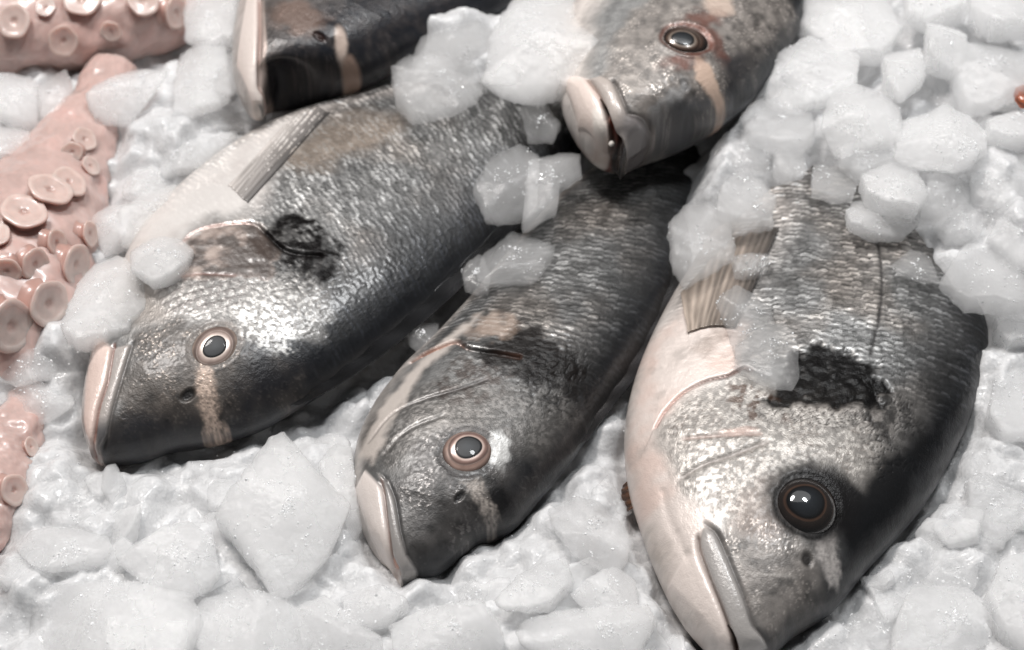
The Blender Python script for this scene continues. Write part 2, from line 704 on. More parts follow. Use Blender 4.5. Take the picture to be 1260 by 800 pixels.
    def build(s, root):
        P = s.P + s.N * (np.where(s.top, s.dis, 0) * 0.001)[:, None]
        # thin edge: fade displacement where upper and lower halves meet
        f = grid_faces(s.nt, s.nv, True)
        if not s.flip:
            pass
        A = {'col': np.clip(s.col, 0.002, 0.95), 'prop': np.stack([np.clip(s.met, 0, 1), np.clip(s.rou, 0.05, 1), np.clip(s.coat, 0, 1), np.clip(s.spec, 0, 1)], -1)}
        if s.flip:
            f = f[:, ::-1]
        me = mesh_from('body', P, f, SKIN, A)
        s.body = link('body', me, root)
        s.Pd = P
        return s.body

    def frame(s, q, rad=14, dirpx=(1, 0)):
        """point, normal, tangents on the skin around photo pixel q"""
        i = s.at([q])[0]
        d = np.hypot(*(s.XY - s.XY[i]).T)
        m = (d < rad) & s.top
        n = s.N[m].mean(0)
        n /= np.linalg.norm(n)
        c = s.P[i]
        q2 = np.array(q) + np.array(dirpx) * 4.0
        e1 = s.P[s.at([q2])[0]] - c
        e1 = e1 - n * (e1 @ n)
        e1 /= np.linalg.norm(e1)
        return c, n, e1, np.cross(n, e1)

    def spot_off(s, q):
        return s.at([q])[0]


def base_skin(F, o):
    """pigment of a gilthead-like sea bream: dark back, silver flank, white belly"""
    sd = F.s + 0.05 * fbm(F.nx * 0.02, F.ny * 0.02, seed=o['seed'])
    head = 1 - smooth(o['head'] - 25, o['head'] + 25, F.L + 30 * (F.s - 0.5) ** 2)
    F.head = head
    silver = lin(160, 160, 159)
    dark = lin(40, 42, 46)
    belly = lin(226, 218, 212)
    b0, b1 = o.get('belly', (0.06, 0.26))
    d0, d1 = o.get('back', (0.5, 0.95))
    c = np.tile(silver, (len(sd), 1))
    k = smooth(d0, d1, sd)[:, None]
    c = c * (1 - k) + dark * k
    k2 = (1 - smooth(b0, b1, sd))[:, None]
    c = c * (1 - k2) + belly * k2
    # brown cast low on the shoulder, lengthwise streaks
    st = fbm(F.L * 0.006, F.Wd * 0.09, seed=o['seed'] + 3)
    c = c * (1 + 0.25 * st)[:, None]
    warm = smooth(-0.1, 0.5, fbm(F.nx * 0.012, F.ny * 0.012, seed=o['seed'] + 4)) * (1 - k[:, 0])
    c = c * (1 - 0.35 * warm[:, None]) + lin(168, 150, 134) * (0.35 * warm[:, None])
    c = c * o.get('tone', 0.8)
    F.col = c
    F.met = 0.6 * (1 - k2[:, 0] * 0.9) * (1 - 0.5 * k[:, 0])
    F.rou = 0.42 + 0.10 * fbm(F.nx * 0.2, F.ny * 0.2, seed=o['seed'] + 5) + 0.05 * k[:, 0]
    # scales on the body
    ax, bw = o['ax'] * 0.80, o['bw'] * 1.0
    Ls = F.L + 6.0 * fbm(F.nx * 0.014, F.ny * 0.014, seed=o['seed'] + 31) + 5.0 * fbm(F.nx * 0.055, F.ny * 0.055, octs=3, seed=o['seed'] + 32)
    Ws = F.Wd + 7.0 * fbm(F.nx * 0.02, F.ny * 0.02, seed=o['seed'] + 33) + 6.0 * fbm(F.L * 0.10, F.Wd * 0.05, seed=o['seed'] + 34)
    cf = Ws / bw + 0.35 * np.floor(Ls / ax / 1.0) * 0.5
    c0 = np.floor(cf)
    f_ = cf - c0
    zc = np.zeros_like(c0)
    jit = 0.7 * (hash3(c0, zc, zc + 3, o['seed']) - 0.5)
    ph = Ls / ax + 0.22 * (2 * f_ - 1) ** 2 + 0.8 * jit
    row = np.floor(ph)
    p = ph - row
    rnd = hash3(row, c0, zc, o['seed'])
    e = p
    bm = (1 - head) * F.top * smooth(0.01, 0.08, F.s) * (1 - smooth(0.965, 0.995, F.s))
    F.bm = bm
    ridge = smooth(0.0, 0.75, p) - smooth(0.80, 1.0, p)
    seam = np.exp(-(np.minimum(f_, 1 - f_) / 0.09) ** 2)
    patch = 0.5 + 0.5 * smooth(-0.35, 0.35, fbm(F.nx * 0.02, F.ny * 0.02, seed=o['seed'] + 21))
    F.dis += bm * patch * (0.085 * ridge * (0.45 + 0.75 * smooth(-0.25, 0.3, fbm(F.nx * 0.06, F.ny * 0.06, seed=o['seed'] + 41))) + 0.05 * (rnd - 0.5))
    # free-edge glints painted into the colour as short cross strokes; dark root behind them
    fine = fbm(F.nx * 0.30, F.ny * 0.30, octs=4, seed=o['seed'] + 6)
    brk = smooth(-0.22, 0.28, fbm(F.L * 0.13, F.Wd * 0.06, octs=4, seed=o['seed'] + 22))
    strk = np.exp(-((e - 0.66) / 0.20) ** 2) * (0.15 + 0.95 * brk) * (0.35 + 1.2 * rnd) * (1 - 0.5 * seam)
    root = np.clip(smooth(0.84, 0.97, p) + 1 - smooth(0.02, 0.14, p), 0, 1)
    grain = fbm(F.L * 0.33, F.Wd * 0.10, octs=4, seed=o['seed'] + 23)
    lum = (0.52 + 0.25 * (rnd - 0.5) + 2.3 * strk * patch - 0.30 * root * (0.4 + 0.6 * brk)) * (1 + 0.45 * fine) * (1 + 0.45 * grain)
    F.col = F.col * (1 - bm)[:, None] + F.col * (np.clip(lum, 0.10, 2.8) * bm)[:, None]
    F.met = F.met * (1 - 0.25 * bm * root)
    rnd2 = hash3(row, c0, zc + 9, o['seed'])
    F.dis += bm * patch * 0.11 * (rnd2 - 0.5) * (2 * f_ - 1)
    F.rou -= bm * 0.10 * strk
    F.rou = F.rou + bm * (0.10 * (rnd - 0.5) + 0.06 * root - 0.08 * strk)
    # fine mottling everywhere
    mot = fbm(F.nx * 0.16, F.ny * 0.16, octs=4, seed=o['seed'] + 7)
    F.col = F.col * (1 + 0.3 * mot)[:, None]
    F.dis += 0.05 * fbm(F.nx * 0.30, F.ny * 0.30, seed=o['seed'] + 8)


def snout(F, pts, dark, k=0.9, met=0.25, soft=16, warp=18, seed=3):
    m = F.poly(pts, soft, warp, 0.05, seed)
    mot = fbm(F.nx * 0.10, F.ny * 0.10, octs=5, seed=seed + 40)
    spk = smooth(0.12, 0.42, fbm(F.nx * 0.42, F.ny * 0.42, octs=3, seed=seed + 42)) * smooth(-0.2, 0.3, fbm(F.nx * 0.05, F.ny * 0.05, seed=seed + 43))
    F.col = F.col * (1 - (m * k)[:, None]) + (np.asarray(dark)[None] * (1 + 1.0 * mot + 1.9 * spk)[:, None]) * (m * k)[:, None]
    F.mixf(F.met, m * k, met * 0.4)
    F.mixf(F.rou, m * k, 0.42)
    F.mixf(F.coat, m * k, 0.45)
    F.mixf(F.spec, m * k, 0.3)
    F.mixf(F.met, m * k * spk, 0.75)
    F.mixf(F.rou, m * k * spk, 0.26)
    F.dis += m * (0.05 * fbm(F.nx * 0.22, F.ny * 0.22, octs=3, seed=seed + 41) + 0.05 * spk)
    return m


def groove(F, pts, depth, w, color=None, ck=0.8, cw=None, taper=True):
    d, side, al = F.line(pts)
    g = np.exp(-(d / w) ** 2)
    if taper:
        g = g * smooth(0, 0.08, al + 0.03) * (1 - smooth(0.94, 1.0, al) * 0.5)
    F.dis -= depth * g
    if color is not None:
        gc = np.exp(-(d / (cw or w)) ** 2)
        F.mix(gc, color, ck)
        F.mixf(F.met, gc, 0.0)
    return d, side, al


def cracks(F, mask, cell, depth, dark, k, seed):
    wx = F.nx + 5 * fbm(F.nx * 0.08, F.ny * 0.08, seed=seed)
    wy = F.ny + 5 * fbm(F.nx * 0.08, F.ny * 0.08, seed=seed + 1)
    f1, f2, idh = voro(wx / cell, wy / (cell * 0.7), seed)
    e = 1 - smooth(0.02, 0.16, f2 - f1)
    F.dis -= mask * depth * e
    F.mix(mask * e, dark, k)
    return idh


def make_eye(F, root, q, rx, ry, ang, pq, prx, pry, ring, iris, pupil, outer_dark=None, h=0.45, sink=0.0, wet=0.25):
    c, n, e1, e2 = F.frame(q, 16, (cos(radians(ang)), sin(radians(ang))))
    RX, RY = rx * PX / 1.0, ry * PX
    HH = h * min(RX, RY)
    c = c - n * sink
    nr, na = 26, 64

    def dome(r0, r1, off, cols, offc=(0, 0), sx=1.0, sy=1.0, rough=0.2, hk=1.0, lip=0.0):
        r = np.linspace(r0, r1, nr)
        a = np.linspace(0, 2 * pi, na, endpoint=False)
        R, Aa = np.meshgrid(r, a, indexing='ij')
        wob = 1 + 0.035 * np.sin(2 * Aa + q[0]) + 0.025 * np.sin(3 * Aa + q[1])
        u = R * wob * np.cos(Aa) * sx + offc[0]
        v = R * wob * np.sin(Aa) * sy + offc[1]
        rr = np.clip(np.hypot(u, v), 0, 1.2)
        z = HH * np.sqrt(np.clip(1 - 0.9 * rr ** 2, 0, 1)) - HH * 0.42
        k = (R - r0) / (r1 - r0)
        z = z * hk + off - lip * smooth(0.85, 1.0, k)
        P = c + (u * RX)[..., None] * e1 + (v * RY)[..., None] * e2 + z[..., None] * n
        x = np.array([cc[0] for cc in cols])
        C = np.stack([np.interp(k.ravel(), x, [cc[1][i] for cc in cols]) for i in range(3)], -1)
        C = C * (1 + 0.25 * fbm(u.ravel() * 5, v.ravel() * 5, seed=77))[:, None]
        A = {'col': np.clip(C, 0, 1), 'prop': np.stack([np.full(len(C), 0.15), np.full(len(C), rough + 0.15 * (1 - wet)), np.full(len(C), wet)], -1)}
        f = grid_faces(nr, na, True)
        return P.reshape(-1, 3), f, A

    P, f, A = dome(0.0, 1.06, 0.0, ring)
    eye = link('eye', mesh_from('eye', P, f[:, ::-1] if True else f, EYE_MAT, A), root)
    # centre of the iris in eye units
    pc, _, _, _ = F.frame(pq, 10)
    d = pc - F.P[F.at([q])[0]]
    oc = ((d @ e1) / RX, (d @ e2) / RY)
    P, f, A = dome(0.0, 1.0, 0.00012, iris, oc, prx * 1.55 / rx, pry * 1.55 / ry, 0.15, lip=0.0001)
    ob = link('iris', mesh_from('iris', P, f[:, ::-1], EYE_MAT, A), root)
    ob.parent = eye
    ob.matrix_parent_inverse.identity()
    P, f, A = dome(0.0, 1.0, 0.00022, pupil, oc, prx / rx, pry / ry, 0.08 + 0.4 * (1 - wet), lip=0.0001)
    ob = link('pupil', mesh_from('pupil', P, f[:, ::-1], EYE_MAT, A), root)
    ob.parent = eye
    ob.matrix_parent_inverse.identity()
    return eye


def socket(F, q, rx, ry, ang, rim, col, k=0.8, depth=0.5):
    """ring groove and raised rim round the eye"""
    c, n, e1, e2 = F.frame(q, 16, (cos(radians(ang)), sin(radians(ang))))
    d = F.P - c
    r = np.hypot((d @ e1) / (rx * PX), (d @ e2) / (ry * PX))
    r = np.where(F.top, r, 9) + 0.10 * fbm(F.nx * 0.07, F.ny * 0.07, seed=91)
    F.dis -= depth * (1 - smooth(0.75, 1.08, r))
    F.dis -= 0.10 * np.exp(-((r - 1.06) / 0.09) ** 2)
    F.dis += rim * np.exp(-((r - 1.25) / 0.13) ** 2)
    F.mix(np.exp(-((r - 1.08) / 0.10) ** 2), col, k)
    return r


def fin(name, root, A, B, rays, col_a, col_b, thick=0.0003, ns=60, nr=140, stripe=0.6, edge=None, seed=1, curl=0.0):
    """membrane between base line A and tip line B (world points), ray by ray"""
    A, B = np.asarray(A, float), np.asarray(B, float)
    u = np.linspace(0, len(A) - 1, nr)
    a, b = catmull(A, u), catmull(B, u)
    k = np.linspace(0, 1, ns)
    P = a[:, None] * (1 - k)[None, :, None] + b[:, None] * k[None, :, None]
    uu = np.linspace(0, 1, nr)
    jit = 0.15 * fbm(np.repeat(uu * 9, ns), np.tile(k * 2, nr), seed=seed).reshape(nr, ns)
    ray = 0.5 + 0.5 * np.cos(2 * pi * (uu[:, None] * rays + jit))
    P[..., 2] += 0.00035 * ray + curl * (k[None] ** 2)
    n = fbm(np.repeat(uu * 14, ns), np.tile(k * 4, nr), seed=seed + 2).reshape(nr, ns)
    C = np.asarray(col_a)[None, None] * (1 - k)[None, :, None] + np.asarray(col_b)[None, None] * k[None, :, None]
    C = C * (1 - stripe * (1 - ray[..., None])) * (1 + 0.5 * n[..., None])
    # ragged free edge
    cut = 0.06 * (1 - ray) * (k[None] ** 6)
    P -= (b - a)[:, None] * cut[..., None]
    top = P.reshape(-1, 3)
    bot = top - np.array([0, 0, thick])
    f = grid_faces(nr, ns)
    N = len(top)
    rim = []
    ii = np.arange(nr - 1)
    jj = np.arange(ns - 1)
    for s0, s1 in ((ii * ns, (ii + 1) * ns), ((ii + 1) * ns + ns - 1, ii * ns + ns - 1), (jj + 1, jj), ((nr - 1) * ns + jj, (nr - 1) * ns + jj + 1)):
        rim.append(np.stack([s0, s1, s1 + N, s0 + N], -1))
    F_ = np.vstack([f, f[:, ::-1] + N] + rim)
    Cc = np.clip(np.vstack([C.reshape(-1, 3)] * 2), 0.003, 0.95)
    at = {'col': Cc, 'prop': np.tile([0.1, 0.35, 1.0], (2 * N, 1))}
    return link(name, mesh_from(name, np.vstack([top, bot]), F_, FIN_MAT, at), root)


def lay_fin(name, F, root, base, tip, rays, col_a, col_b, lift=0.0007, seed=1, stripe=0.6, nl=12, ml=26, bow=0.0, ns=70, nr=130):
    """fin lying on the flank: base and tip lines in photo px, draped over the skin"""
    a = catmull(np.array(base, float), np.linspace(0, len(base) - 1, ml))
    b = catmull(np.array(tip, float), np.linspace(0, len(tip) - 1, ml))
    k = np.linspace(0, 1, nl)
    g = (a[:, None] * (1 - k)[None, :, None] + b[:, None] * k[None, :, None]).reshape(-1, 2)
    i = F.at(g)
    G = (F.P[i] + F.N[i] * (lift + bow * np.tile(np.sin(pi * k), ml))[:, None]).reshape(ml, nl, 3)
    for _ in range(2):
        G[1:-1] = 0.5 * G[1:-1] + 0.25 * (G[2:] + G[:-2])
        G[:, 1:-1] = 0.5 * G[:, 1:-1] + 0.25 * (G[:, 2:] + G[:, :-2])
    R = np.stack([catmull(G[:, j], np.linspace(0, ml - 1, nr)) for j in range(nl)], 1)
    P = np.stack([catmull(R[q], np.linspace(0, nl - 1, ns)) for q in range(nr)], 0)
    uu = np.linspace(0, 1, nr)
    kk = np.linspace(0, 1, ns)
    jit = 0.2 * fbm(np.repeat(uu * 9, ns), np.tile(kk * 2, nr), seed=seed).reshape(nr, ns)
    ray = 0.5 + 0.5 * np.cos(2 * pi * (uu[:, None] * rays + jit))
    nz = fbm(np.repeat(uu * 14, ns), np.tile(kk * 4, nr), seed=seed + 2).reshape(nr, ns)
    wu = uu ** 0.8
    C = np.asarray(col_a)[None, None] * (1 - wu)[:, None, None] + np.asarray(col_b)[None, None] * wu[:, None, None]
    C = np.repeat(C, ns, 1) * (1 - stripe * (1 - ray[..., None])) * (1 + 0.5 * nz[..., None])
    P[..., 2] += 0.00022 * ray
    top = P.reshape(-1, 3)
    n_ = len(top)
    bot = top - np.array([0, 0, 0.00012])
    f = grid_faces(nr, ns)
    ii, jj = np.arange(nr - 1), np.arange(ns - 1)
    rim = [np.stack([s0, s1, s1 + n_, s0 + n_], -1) for s0, s1 in ((ii * ns, (ii + 1) * ns), ((ii + 1) * ns + ns - 1, ii * ns + ns - 1), (jj + 1, jj), ((nr - 1) * ns + jj, (nr - 1) * ns + jj + 1))]
    at = {'col': np.clip(np.vstack([C.reshape(-1, 3)] * 2), 0.003, 0.95), 'prop': np.tile([0.1, 0.35, 1.0], (2 * n_, 1))}
    return link(name, mesh_from(name, np.vstack([top, bot]), np.vstack([f, f[:, ::-1] + n_] + rim), FIN_MAT, at), root)


def tail_fin(F, root, col):
    """forked tail behind the last station"""
    v, d = F.Vw[-1], F.Dw[-1]
    m = 0.5 * (v + d)
    ax = m - 0.5 * (F.Vw[-2] + F.Dw[-2])
    ax /= np.linalg.norm(ax)
    sp = (d - v) / np.linalg.norm(d - v)
    z = F.zmid
    A, B = [], []
    for k in np.linspace(-1, 1, 7):
        a = m + 0.5 * (d - v) * k * 0.8
        ln = 0.022 + 0.028 * abs(k) ** 1.3
        b = m + ax * ln + sp * k * 0.032
        A.append((a[0], a[1], z))
        B.append((b[0], b[1], z - 0.002))
    return fin('tail_fin', root, A, B, 17, col, np.asarray(col) * 0.6, ns=24, nr=90)


def dorsal_fold(F, root, t0, t1, out, col, lift=0.0, n=9, rays=10):
    """spiny back fin folded flat along the ridge of the back"""
    ts = np.linspace(t0, t1, n)
    d, v = catmull(F.Dw, ts), catmull(F.Vw, ts)
    o = d - v
    o /= np.linalg.norm(o, axis=1, keepdims=True)
    tp = np.gradient(d, axis=0)
    tp /= np.linalg.norm(tp, axis=1, keepdims=True)
    w = out * PX * np.sin(np.linspace(0.25, pi - 0.25, n))
    A = np.concatenate([d - o * 0.0012, np.full((n, 1), F.zmid + 0.003 + lift)], 1)
    B = np.concatenate([d + o * w[:, None] + tp * 0.006, np.full((n, 1), F.zmid + 0.0002 + lift)], 1)
    return fin('dorsal_fin', root, A, B, rays, col, np.asarray(col) * 1.6, ns=18, nr=120, stripe=0.5)


# ---- the five fish -----------------------------------------------------------
G_FISH = 'whole sea bream laid out on ice'
PINKW = lin(224, 202, 192)
BLACK = lin(20, 19, 20)
SNOUT = lin(92, 90, 88)


def root_at(q, z):
    p = unproject(q, z)[0]
    return empty('sea_bream', (p[0], p[1], 0.0))


# fish A, left
A = Fish(
    V=[(112, 560), (101, 525), (104, 470), (116, 420), (134, 375), (152, 320), (180, 268), (235, 214), (300, 167), (370, 134), (450, 110), (530, 95), (610, 80), (690, 62), (760, 45), (830, 20)],
    D=[(112, 560), (128, 574), (170, 571), (215, 558), (268, 549), (320, 531), (375, 500), (430, 463), (490, 415), (545, 366), (595, 315), (640, 268), (690, 215), (735, 165), (785, 115), (845, 60)],
    zmid=0.0135, T=0.0155, nt=540, ntop=270, tvis=12.2)
base_skin(A, dict(tone=0.72, seed=100, head=285, ax=9.5, bw=13.0, belly=(0.1, 0.24), back=(0.5, 0.92)))
ra = root_at((350, 350), 0)
tag(ra, 'leftmost of the three front fish, its pale lips pointing at the octopus', 'fish', G_FISH)
sn = snout(A, [(160, 425), (190, 395), (235, 392), (300, 400), (330, 440), (380, 465), (400, 520), (300, 570), (130, 590), (120, 545), (140, 500)], lin(72, 67, 63))
cheek = A.poly([(185, 345), (260, 335), (330, 345), (380, 330), (410, 360), (400, 410), (330, 430), (290, 395), (200, 385)], 12, 14, 0.06, 7)
A.mix(cheek, lin(164, 162, 159), 0.75)
A.mixf(A.met, cheek, 0.45)
gl = smooth(-0.1, 0.3, fbm(A.nx * 0.30, A.ny * 0.30, octs=3, seed=71))
A.mixf(A.rou, cheek, 0.46 - 0.16 * gl)
A.col *= (1 - 0.45 * cheek * (1 - gl))[:, None]
A.dis += cheek * 0.035 * fbm(A.nx * 0.33, A.ny * 0.33, octs=2, seed=72)
cracks(A, cheek * (1 - A.blob((250, 365), 70, 25)), 13, 0.12, lin(70, 66, 64), 0.5, 9)
chk = A.poly([(185, 345), (250, 335), (310, 345), (300, 380), (200, 390)], 8)
hx = A.scales(11, 12, 55)
A.mix(chk * smooth(0.6, 0.95, hx[1]), lin(95, 90, 88), 0.7)
A.dis += chk * 0.15 * (hx[0] - 0.5)
dk = A.poly([(300, 420), (350, 440), (430, 440), (520, 370), (620, 290), (640, 320), (400, 530), (300, 580), (275, 540), (290, 480)], 22, 16, 0.04, 12)
A.mix(dk, lin(30, 31, 35), 0.9)
A.mixf(A.met, dk, 0.05)
A.mixf(A.spec, dk, 0.22)
A.mixf(A.rou, dk, 0.28)
A.mixf(A.coat, dk, 0.25)
tip = A.poly([(120, 590), (135, 530), (170, 510), (240, 520), (260, 560), (160, 600)], 18, 8, 0.06, 14)
A.mix(tip, lin(40, 41, 45), 0.88)
A.mixf(A.met, tip, 0.05)
A.mixf(A.rou, tip, 0.3)
A.mixf(A.coat, tip, 0.25)
# white belly and gill opening
wb = A.poly([(150, 330), (200, 240), (300, 160), (400, 130), (342, 206), (312, 256), (240, 280), (200, 340)], 24, 18, 0.04, 8)
A.mix(wb, lin(226, 221, 217), 0.82)
A.mix(wb * smooth(-0.05, 0.4, fbm(A.nx * 0.02, A.ny * 0.02, octs=4, seed=95)), lin(192, 184, 180), 0.5)
A.dis += wb * 0.09 * fbm(A.nx * 0.08, A.ny * 0.08, octs=3, seed=96)
A.mixf(A.met, wb, 0.05)
A.mixf(A.rou, wb, 0.28)
br = A.blob((420, 170), 90, 40, 30, 20, 0.03, 3)
A.mix(br, lin(165, 148, 132), 0.5)
bl = A.poly([(322, 285), (345, 268), (374, 263), (398, 278), (415, 300), (423, 330), (409, 349), (380, 347), (355, 332), (330, 326), (312, 312), (302, 290)], 9, 18, 0.07, 21)
bx = A.blob((378, 332), 48, 30, -20, 16, 0.07, 121, 0.7) * smooth(-0.25, 0.2, fbm(A.nx * 0.11, A.ny * 0.11, octs=4, seed=122))
A.mix(bx, lin(34, 31, 30), 0.85)
A.mixf(A.spec, bx, 0.25)
A.mixf(A.met, bx, 0.1)
bl = bl * (0.62 + 0.5 * smooth(-0.3, 0.3, fbm(A.nx * 0.1, A.ny * 0.1, octs=4, seed=131)))
A.mix(bl, lin(16, 14, 14), 0.95)
A.mixf(A.met, bl, 0.0)
A.mixf(A.rou, bl, 0.3)
A.mixf(A.spec, bl, 0.06)
A.mixf(A.coat, bl, 0.0)
A.dis += bl * 0.18 * fbm(A.nx * 0.14, A.ny * 0.14, seed=61)
bl2 = A.poly([(232, 290), (262, 277), (312, 274), (345, 310), (330, 345), (290, 338), (225, 342)], 6, 8, 0.1, 23)
mo = 0.95 * smooth(-0.5, 0.25, fbm(A.nx * 0.06, A.ny * 0.06, octs=5, seed=25) + 0.012 * (A.nx - A.xy([(262, 300)])[0][0]))
A.mix(bl2, lin(168, 150, 140), 0.8)
A.mix(bl2 * mo, lin(42, 37, 35), 0.88)
A.mixf(A.met, bl2, 0.05)
A.dis += bl2 * 0.25 * fbm(A.nx * 0.1, A.ny * 0.1, seed=62)
cracks(A, A.blob((385, 330), 55, 35, 0, 10), 11, 0.12, lin(18, 17, 17), 0.8, 33)
dd, sd, al = A.line([(222, 300), (240, 283), (275, 275), (311, 274), (330, 290), (356, 309), (395, 315)])
A.dis += 0.35 * np.exp(-dd / 16) * (sd > 0) - 0.7 * np.exp(-(dd / 2.6) ** 2) * smooth(0.25, 0.6, al)
A.mix(np.exp(-(dd / 2.4) ** 2) * (1 - smooth(0.4, 0.55, al)), lin(150, 112, 102), 0.55)
A.mix(np.exp(-(dd / (3 + 6 * np.exp(-((al - 0.72) / 0.1) ** 2))) ** 2) * smooth(0.5, 0.62, al), lin(14, 12, 12), 0.95)
groove(A, [(208, 343), (245, 336), (290, 339)], 0.2, 2.2, lin(150, 112, 102), 0.4, 2.5)
# mouth
jaw = A.poly([(112, 412), (137, 430), (130, 470), (122, 503), (116, 535), (120, 572), (96, 575), (85, 520), (95, 470)], 3.5)
lip = A.poly([(137, 430), (160, 424), (149, 465), (138, 507), (132, 538), (127, 572), (119, 570), (116, 535), (122, 503), (130, 470)], 3)
A.mix(jaw, PINKW, 0.95)
A.mix(lip, lin(178, 170, 165), 0.9)
A.mix(lip * A.poly([(110, 525), (140, 520), (140, 590), (110, 590)], 10), lin(74, 75, 78), 0.85)
for m_ in (jaw, lip):
    A.mixf(A.met, m_, 0.05)
    A.mixf(A.rou, m_, 0.25)
JP = [(112, 412), (137, 430), (130, 470), (122, 503), (116, 535), (120, 572), (96, 575), (85, 520), (95, 470)]
LP = [(137, 430), (160, 424), (149, 465), (138, 507), (132, 538), (127, 572), (119, 570), (116, 535), (122, 503), (130, 470)]
A.dis += smooth(0.15, 0.8, A.t) * (0.9 * A.bulge(JP, 14) + 0.6 * A.bulge(LP, 8))
groove(A, [(139, 424), (131, 468), (122, 503), (116, 535), (119, 568)], 0.9, 2.6, lin(120, 72, 58), 0.7, 1.9)
groove(A, [(162, 420), (149, 466), (138, 507), (132, 538), (128, 566)], 0.6, 2.4, lin(50, 48, 48), 0.6, 1.8)
# pale band, nostril
bd = A.poly([(243, 450), (262, 452), (266, 480), (268, 515), (288, 545), (262, 552), (252, 530), (246, 505), (243, 480)], 6, 7, 0.15, 5)
A.mix(bd * (0.8 + 0.9 * fbm(A.nx * 0.5, A.ny * 0.5, seed=44)), lin(186, 166, 152), 0.95)
ns_ = A.blob((231, 487), 9, 5.5, 35)
A.mix(ns_, BLACK, 0.95)
A.dis -= 0.8 * ns_
socket(A, (264, 426), 31, 25, -38, 0.06, lin(110, 102, 96), 0.35, 0.3)
wet = A.blob((330, 398), 34, 30, 0, 18, 0.07, 8)  # broken highlight behind the eye, painted pale into the skin
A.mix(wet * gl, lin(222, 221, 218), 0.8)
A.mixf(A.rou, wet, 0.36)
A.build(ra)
RING = [(0, lin(60, 50, 45)), (0.45, lin(180, 164, 152)), (0.70, lin(126, 108, 101)), (0.82, lin(96, 82, 76)), (0.92, lin(148, 132, 122)), (1, lin(60, 54, 52))]
IRIS = [(0, lin(20, 20, 20)), (0.62, lin(60, 50, 46)), (0.67, lin(214, 200, 190)), (0.78, lin(176, 158, 150)), (0.92, lin(150, 132, 124)), (1, lin(168, 154, 147))]
PUP = [(0, lin(44, 48, 52)), (0.8, lin(30, 32, 35)), (1, lin(12, 11, 11))]
make_eye(A, ra, (264, 426), 29.5, 24, -38, (264, 430), 15.5, 12.5, RING, IRIS, PUP, h=0.34, wet=0.12, sink=0.00025)
tail_fin(A, ra, lin(70, 68, 66))
dorsal_fold(A, ra, 5.5, 12.5, 13, lin(30, 30, 32))
# breast fin laid along the white belly
lay_fin('pectoral_fin', A, ra, [(305, 249), (299, 244), (293, 239), (287, 233), (281, 227)], [(405, 138), (396, 132), (385, 130), (374, 133), (361, 141)], 6, lin(66, 64, 63), lin(212, 205, 200), lift=0.00008, seed=4, stripe=0.16)

# fish B, middle
B = Fish(
    V=[(494, 722), (471, 696), (450, 664), (438, 626), (435, 592), (440, 545), (460, 498), (492, 455), (532, 414), (572, 372), (612, 325), (650, 280), (688, 240), (730, 205), (775, 170), (830, 130)],
    D=[(494, 722), (510, 722), (548, 704), (592, 676), (633, 652), (670, 610), (708, 563), (742, 510), (775, 462), (805, 408), (828, 352), (843, 300), (855, 250), (870, 205), (890, 165), (905, 125)],
    zmid=0.0085, T=0.0145, nt=510, ntop=230, tvis=12.6)
base_skin(B, dict(tone=0.48, seed=200, head=300, ax=10.5, bw=13.5, belly=(0.03, 0.14), back=(0.45, 0.98)))
rb = root_at((640, 480), 0)
tag(rb, 'middle one of the three front fish, with a pink rimmed dull eye', 'fish', G_FISH)
snout(B, [(480, 600), (510, 540), (560, 520), (620, 540), (640, 600), (690, 560), (720, 560), (650, 680), (520, 735), (495, 690)], lin(68, 66, 65), seed=13)
ck = B.poly([(455, 520), (520, 470), (600, 470), (690, 480), (720, 520), (660, 570), (610, 530), (540, 520), (480, 580), (450, 570)], 14, 14, 0.06, 17)
glb = smooth(-0.15, 0.3, fbm(B.nx * 0.28, B.ny * 0.28, octs=4, seed=71))
B.mix(ck, lin(122, 119, 116), 0.75)
B.mixf(B.met, ck, 0.45)
B.col *= (1 - 0.5 * ck * (1 - glb))[:, None]
B.dis += ck * 0.03 * fbm(B.nx * 0.30, B.ny * 0.30, octs=2, seed=72)
dkb = B.poly([(600, 640), (640, 600), (700, 540), (770, 430), (830, 330), (880, 300), (700, 620), (560, 720), (480, 740), (560, 680)], 16, 14, 0.05, 15)
B.mix(dkb, lin(28, 30, 34), 0.9)
B.mixf(B.met, dkb, 0.05)
B.mixf(B.spec, dkb, 0.22)
B.mixf(B.rou, dkb, 0.28)
B.mixf(B.coat, dkb, 0.25)
sp = B.blob((617, 632), 26, 22, -30, 8)
B.mix(sp, lin(18, 18, 20), 0.9)
scv = B.scales(9, 11, 75)
nape = B.poly([(525, 470), (600, 440), (640, 450), (600, 480), (540, 490)], 8, 8)
B.mix(nape * smooth(0.55, 0.9, scv[1]) * smooth(-0.3, 0.2, fbm(B.nx * 0.06, B.ny * 0.06, seed=81)), lin(48, 45, 44), 0.75)
op = B.poly([(540, 455), (575, 430), (640, 440), (650, 470), (590, 500), (530, 490)], 10, 12, 0.07, 19)
B.mix(op * smooth(-0.2, 0.3, fbm(B.nx * 0.1, B.ny * 0.1, seed=29)), lin(60, 52, 48), 0.75)
bbl = B.poly([(582, 436), (620, 407), (644, 394), (668, 408), (702, 430), (720, 454), (704, 476), (668, 477), (640, 458), (606, 450)], 9, 18, 0.07, 41)
bx = B.blob((688, 466), 52, 38, -30, 16, 0.07, 121, 0.7) * smooth(-0.2, 0.22, fbm(B.nx * 0.11, B.ny * 0.11, octs=4, seed=122))
B.mix(bx, lin(26, 24, 24), 0.9)
B.mixf(B.spec, bx, 0.25)
B.mixf(B.met, bx, 0.1)
B.mix(bbl, lin(26, 23, 22), 0.93)
B.mixf(B.met, bbl, 0.0)
B.mixf(B.rou, bbl, 0.3)
